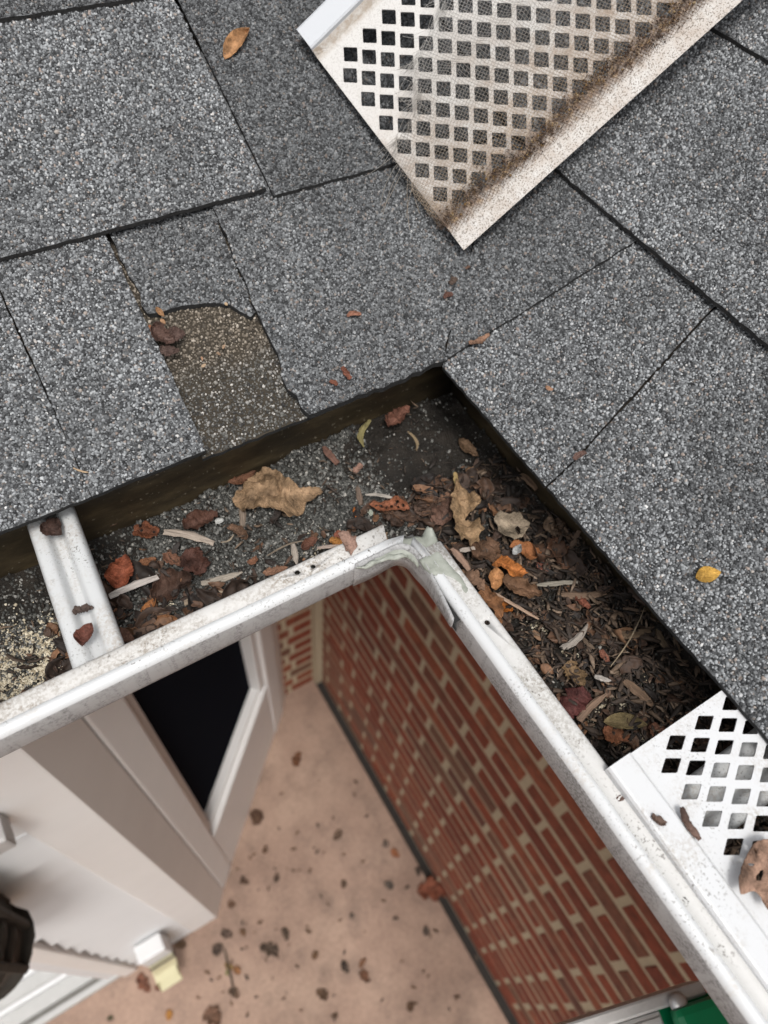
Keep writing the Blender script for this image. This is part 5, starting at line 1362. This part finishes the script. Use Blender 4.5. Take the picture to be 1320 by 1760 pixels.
for i, (a, b, w, c, lb) in enumerate([
    ((935, 800), (960, 830), 10, (0.13, 0.085, 0.055), None), ((895, 815), (922, 842), 14, (0.2, 0.125, 0.075), 'tan curled sliver along the right back wall'),
    ((1020, 905), (1040, 940), 12, (0.11, 0.07, 0.045), None), ((1130, 1082), (1152, 1125), 13, (0.19, 0.135, 0.085), 'tan bark chip wedged by the right eave'),
    ((1158, 1095), (1168, 1122), 9, (0.17, 0.12, 0.08), 'slim bark chip next to the wedged one'), ((1150, 1160), (1195, 1200), 12, (0.09, 0.055, 0.038), None),
    ((1000, 1095), (1022, 1115), 9, (0.13, 0.09, 0.06), None), ((915, 1085), (935, 1100), 12, (0.24, 0.14, 0.08), 'light brown chip on the silt beside the right lip'),
    ((1150, 1040), (1185, 1085), 16, (0.12, 0.085, 0.055), None), ((975, 985), (1000, 965), 10, (0.10, 0.06, 0.04), None), ((1080, 1010), (1110, 1040), 10, (0.085, 0.055, 0.04), None),
    ((935, 1065), (985, 1075), 10, (0.15, 0.10, 0.065), None), ((1060, 1070), (1040, 1050), 8, (0.10, 0.065, 0.045), None), ((1010, 1255), (1050, 1262), 7, (0.07, 0.045, 0.032), None), ((1105, 1130), (1140, 1150), 9, (0.09, 0.06, 0.042), None)]):
    stick('bark_chip', a, b, w, c, lb or 'dark brown bark chip half sunk in the mulch of the right trough', lift=0.004, cat='bark chip', group=None if lb else 'dark bark chips in the right trough')
# on the hanger strap
leaf('dry_leaf', (72, 905), (106, 918), 30, 'oval', (0.055, 0.028, 0.02), 'dark brown leaf lying on the hanger strap under the eave', surf=-0.004, lift=0.003, curl=0.4)
leaf('leaf_fragment', (124, 1050), (160, 1044), 18, 'torn', (0.075, 0.05, 0.04), 'dark jagged scrap in the middle of the hanger strap', surf=-0.004, lift=0.002, curl=0.5)
leaf('dry_leaf', (142, 1112), (158, 1072), 28, 'oval', (0.14, 0.048, 0.032), 'red brown folded leaf at the front of the hanger strap', surf=-0.004, lift=0.004, curl=0.6)
# on the roof
leaf('seed_pod', (386, 99), (428, 50), 20, 'oval', (0.42, 0.22, 0.10), 'orange tan seed pod lying on the upper shingles', surf='roof', lift=0.003, curl=0.5, rumple=0.03, cat='seed pod')
leaf('dry_leaf', (1196, 994), (1239, 984), 27, 'oval', (0.52, 0.30, 0.06), 'yellow leaf lying on the right shingles', surf='roof', lift=0.002, curl=0.15, rumple=0.05)
for a, b, w, c, lb in [((596, 543), (621, 540), 9, (0.3, 0.14, 0.09), 'small red brown chip on the shingle above the gutter'), ((586, 632), (602, 652), 13, (0.17, 0.06, 0.035), 'curled red scrap near the left eave edge'),
    ((566, 655), (580, 662), 9, (0.16, 0.055, 0.03), 'smaller red scrap beside the curled one'), ((806, 590), (842, 576), 12, (0.3, 0.17, 0.11), 'tan scrap caught on the valley edge of the shingle'), ((762, 512), (778, 504), 9, (0.15, 0.07, 0.05), 'brown scrap below the loose guard'),
    ((772, 488), (784, 478), 10, (0.09, 0.06, 0.045), 'dark scrap just below the loose guard'), ((985, 788), (1008, 778), 12, (0.13, 0.075, 0.06), 'dull red crumb pile at the foot of the right seam'), ((938, 664), (950, 670), 7, (0.36, 0.2, 0.12), 'tan crumb on the pale right shingle'), ((800, 462), (808, 458), 6, (0.11, 0.06, 0.04), 'tiny brown crumb beside the guard tip')]:
    leaf('leaf_fragment', a, b, w, 'frag', c, lb, surf='roof', lift=0.002, curl=0.4)
stick('straw', (126, 804), (152, 812), 4, (0.45, 0.32, 0.2), 'short tan straw near the left eave edge', surf='roof', lift=0.0018, cat='straw')
# debris on the torn patch
for i, (a, b, w, c, lb) in enumerate([((262, 562), (300, 590), 30, (0.10, 0.055, 0.042), 'dark crumpled leaf clump at the left of the torn patch'), ((280, 585), (318, 572), 26, (0.085, 0.05, 0.04), 'rotten leaf flap on top of the crumpled clump'), ((275, 600), (308, 605), 20, (0.075, 0.045, 0.036), 'rotten leaf flap at the foot of the crumpled clump'),
    ((268, 530), (282, 545), 9, (0.28, 0.15, 0.07), 'orange brown curl in the top corner of the torn patch'), ((256, 558), (264, 575), 7, (0.25, 0.1, 0.045), 'rust sliver in the seam left of the torn patch'), ((276, 548), (284, 558), 7, (0.3, 0.17, 0.09), 'tan sliver above the crumpled clump'),
    ((346, 631), (354, 625), 5, (0.36, 0.26, 0.17), 'pale chip in the middle of the torn patch'), ((383, 600), (387, 592), 4, (0.33, 0.22, 0.14), 'tan oblong seed right of the pale chip'), ((372, 606), (379, 611), 4, (0.3, 0.2, 0.13), 'tan chip below the oblong seed'), ((346, 613), (348, 620), 3, (0.4, 0.23, 0.14), 'thin brown seed above the pale chip'), ((386, 520), (391, 525), 5, (0.4, 0.28, 0.17), 'tan seed under the torn edge')]):
    leaf('leaf_fragment', a, b, w, 'torn' if i < 3 else 'oval', c, lb, surf='roof', lift=0.001 if i < 3 else -0.003, curl=0.5, rumple=0.22 if i < 3 else 0.08)
# on the fitted guard and the lip
leaf('leaf_fragment', (1170, 1388), (1202, 1444), 17, 'frag', (0.11, 0.065, 0.05), 'dark brown bark sliver on the lower guard', surf=0.006, lift=0.001, curl=0.2, cat='bark sliver')
leaf('leaf_fragment', (1120, 1402), (1145, 1416), 16, 'frag', (0.09, 0.055, 0.04), 'dark brown bark crumb on the guard flange', surf=0.0075, lift=0.0006, curl=0.15, cat='bark crumb')
leaf('leaf_fragment', (1172, 1543), (1184, 1552), 9, 'frag', (0.05, 0.04, 0.035), 'dark speck of bark on the lower right lip', surf=0.0, lift=0.0006, curl=0.2, cat='bark crumb')
leaf('leaf_fragment', (1060, 1375), (1072, 1366), 9, 'frag', (0.12, 0.075, 0.06), 'brown scrap caught under the guard flange', surf=0.0, lift=0.0006, curl=0.2)
# on the patio
rng = random.Random(77)
gd = [(512, 1305, 34, (0.13, 0.055, 0.025), 'orange brown leaf alone on the patio near the brick corner'), (440, 1405, 34, (0.07, 0.04, 0.025), 'dark leaf clump at the foot of the window'), (742, 1530, 66, (0.20, 0.06, 0.032), 'large red leaf against the foot of the brick wall'), (680, 1466, 24, (0.33, 0.13, 0.06), 'orange leaf near the joint of the brick wall'),
      (624, 1655, 26, (0.13, 0.06, 0.03), 'upper brown leaf of a pair on open patio'), (626, 1678, 28, (0.12, 0.055, 0.03), 'lower brown leaf of a pair on open patio'), (594, 1662, 30, (0.035, 0.032, 0.028), 'black leaf beside the brown pair'), (462, 1632, 44, (0.055, 0.045, 0.035), 'dark rotten leaf pile in the middle of the patio'), (490, 1606, 30, (0.06, 0.048, 0.036), 'dark leaf above the rotten pile'),
      (542, 1642, 20, (0.13, 0.075, 0.04), 'small brown leaf right of the rotten pile'), (553, 1710, 30, (0.10, 0.065, 0.04), 'brown leaf at the bottom of the patio'), (706, 1730, 22, (0.10, 0.06, 0.035), 'lone brown leaf near the bottom right of the patio'), (732, 1600, 22, (0.08, 0.07, 0.06), 'grey dark leaf on open patio near the wall'), (668, 1522, 22, (0.12, 0.11, 0.095), 'grey leaf left of the red leaf'), (590, 1520, 20, (0.09, 0.06, 0.04), 'dark leaf in mid patio'),
      (580, 1436, 26, (0.12, 0.085, 0.06), 'dull brown leaf in the upper patio'), (662, 1450, 18, (0.12, 0.10, 0.085), 'grey brown scrap near the joint'), (718, 1498, 20, (0.05, 0.045, 0.04), 'dark scrap beside the joint above the red leaf'), (475, 1508, 22, (0.09, 0.065, 0.05), 'dark scrap right of the window corner'), (420, 1515, 20, (0.08, 0.05, 0.035), 'brown scrap close to the window corner'), (456, 1460, 20, (0.09, 0.055, 0.035), 'dark red scrap by the window foot'), (398, 1555, 18, (0.09, 0.05, 0.03), 'brown scrap by the corner board foot'),
      (390, 1605, 26, (0.055, 0.042, 0.035), 'dark leaf below the corner board'), (417, 1604, 18, (0.13, 0.075, 0.04), 'brown leaf right of the dark leaf below the corner board'), (375, 1632, 30, (0.05, 0.042, 0.036), 'dark twiggy leaf left of the rotten pile'), (393, 1660, 22, (0.20, 0.13, 0.035), 'yellow brown leaf on the sprig below the corner board'), (408, 1668, 20, (0.24, 0.11, 0.04), 'orange leaf on the sprig below the corner board'), (390, 1672, 12, (0.10, 0.13, 0.03), 'green leaf on the sprig below the corner board'), (402, 1708, 28, (0.09, 0.06, 0.04), 'dark leaf at the lower end of the sprig'), (365, 1750, 44, (0.10, 0.055, 0.035), 'brown leaf pile at the bottom edge of the patio'),
      (290, 1745, 24, (0.34, 0.16, 0.03), 'orange yellow leaf at the bottom edge'), (248, 1690, 46, (0.13, 0.05, 0.03), 'red brown leaf pile under the yellow elbow'), (275, 1695, 24, (0.11, 0.035, 0.022), 'dark red leaf right of the yellow elbow'), (190, 1750, 14, (0.035, 0.05, 0.02), 'dark green scrap near the threshold'), (310, 1625, 26, (0.15, 0.10, 0.06), 'tan leaf right of the downspout'), (575, 1745, 16, (0.09, 0.06, 0.04), 'dark scrap at the bottom of the patio'), (605, 1575, 14, (0.09, 0.08, 0.07), 'thin grey sliver in mid patio'), (530, 1600, 16, (0.12, 0.08, 0.05), 'slim brown scrap right of the dark leaf'), (820, 1645, 14, (0.10, 0.085, 0.07), 'grey scrap near the wall joint low down')]
for i, (px, py, w, c, lb) in enumerate(gd):
    w *= 0.68; a = rng.uniform(0, 6.28); h = w * 0.58
    leaf('fallen_leaf', (px - math.cos(a) * h, py - math.sin(a) * h), (px + math.cos(a) * h, py + math.sin(a) * h), w * rng.uniform(0.55, 1.0), rng.choice(('oak', 'oak', 'torn', 'oak')), (c[0] * 1.05 + 0.045, c[1] * 1.0 + 0.025, c[2] * 1.0 + 0.015), lb, surf=GROUND, lift=0.003, curl=0.12, rumple=0.07, group='leaves fallen on the patio')
k = 0
while k < 80:
    px, py = rng.uniform(200, 880), rng.uniform(1330, 1758)
    p = at_z(px, py, GROUND)
    if p[0] > 0.44 or p[1] > (p[0] + 0.548) - 0.02 or (p[0] < -0.16 and p[1] > 0.33): continue
    if rng.random() > (0.35 + 0.65 * max(0, 1 - (px - 250) / 350)) : continue
    w = rng.uniform(4, 9); a = rng.uniform(0, 6.28)
    leaf('leaf_crumb', (px - math.cos(a) * w * 0.6, py - math.sin(a) * w * 0.6), (px + math.cos(a) * w * 0.6, py + math.sin(a) * w * 0.6), w * 0.5, 'frag', rng.choice(((0.12, 0.07, 0.045), (0.07, 0.05, 0.04), (0.17, 0.10, 0.06))), 'small brown leaf crumb scattered on the patio', surf=GROUND, lift=0.004, curl=0.3, cat='leaf crumb', group='small crumbs scattered on the patio')
    k += 1
stick('sprig', (385, 1630), (404, 1716), 4, (0.06, 0.045, 0.03), 'thin dark sprig lying on the patio below the corner board', surf=GROUND, lift=0.006, cat='twig')
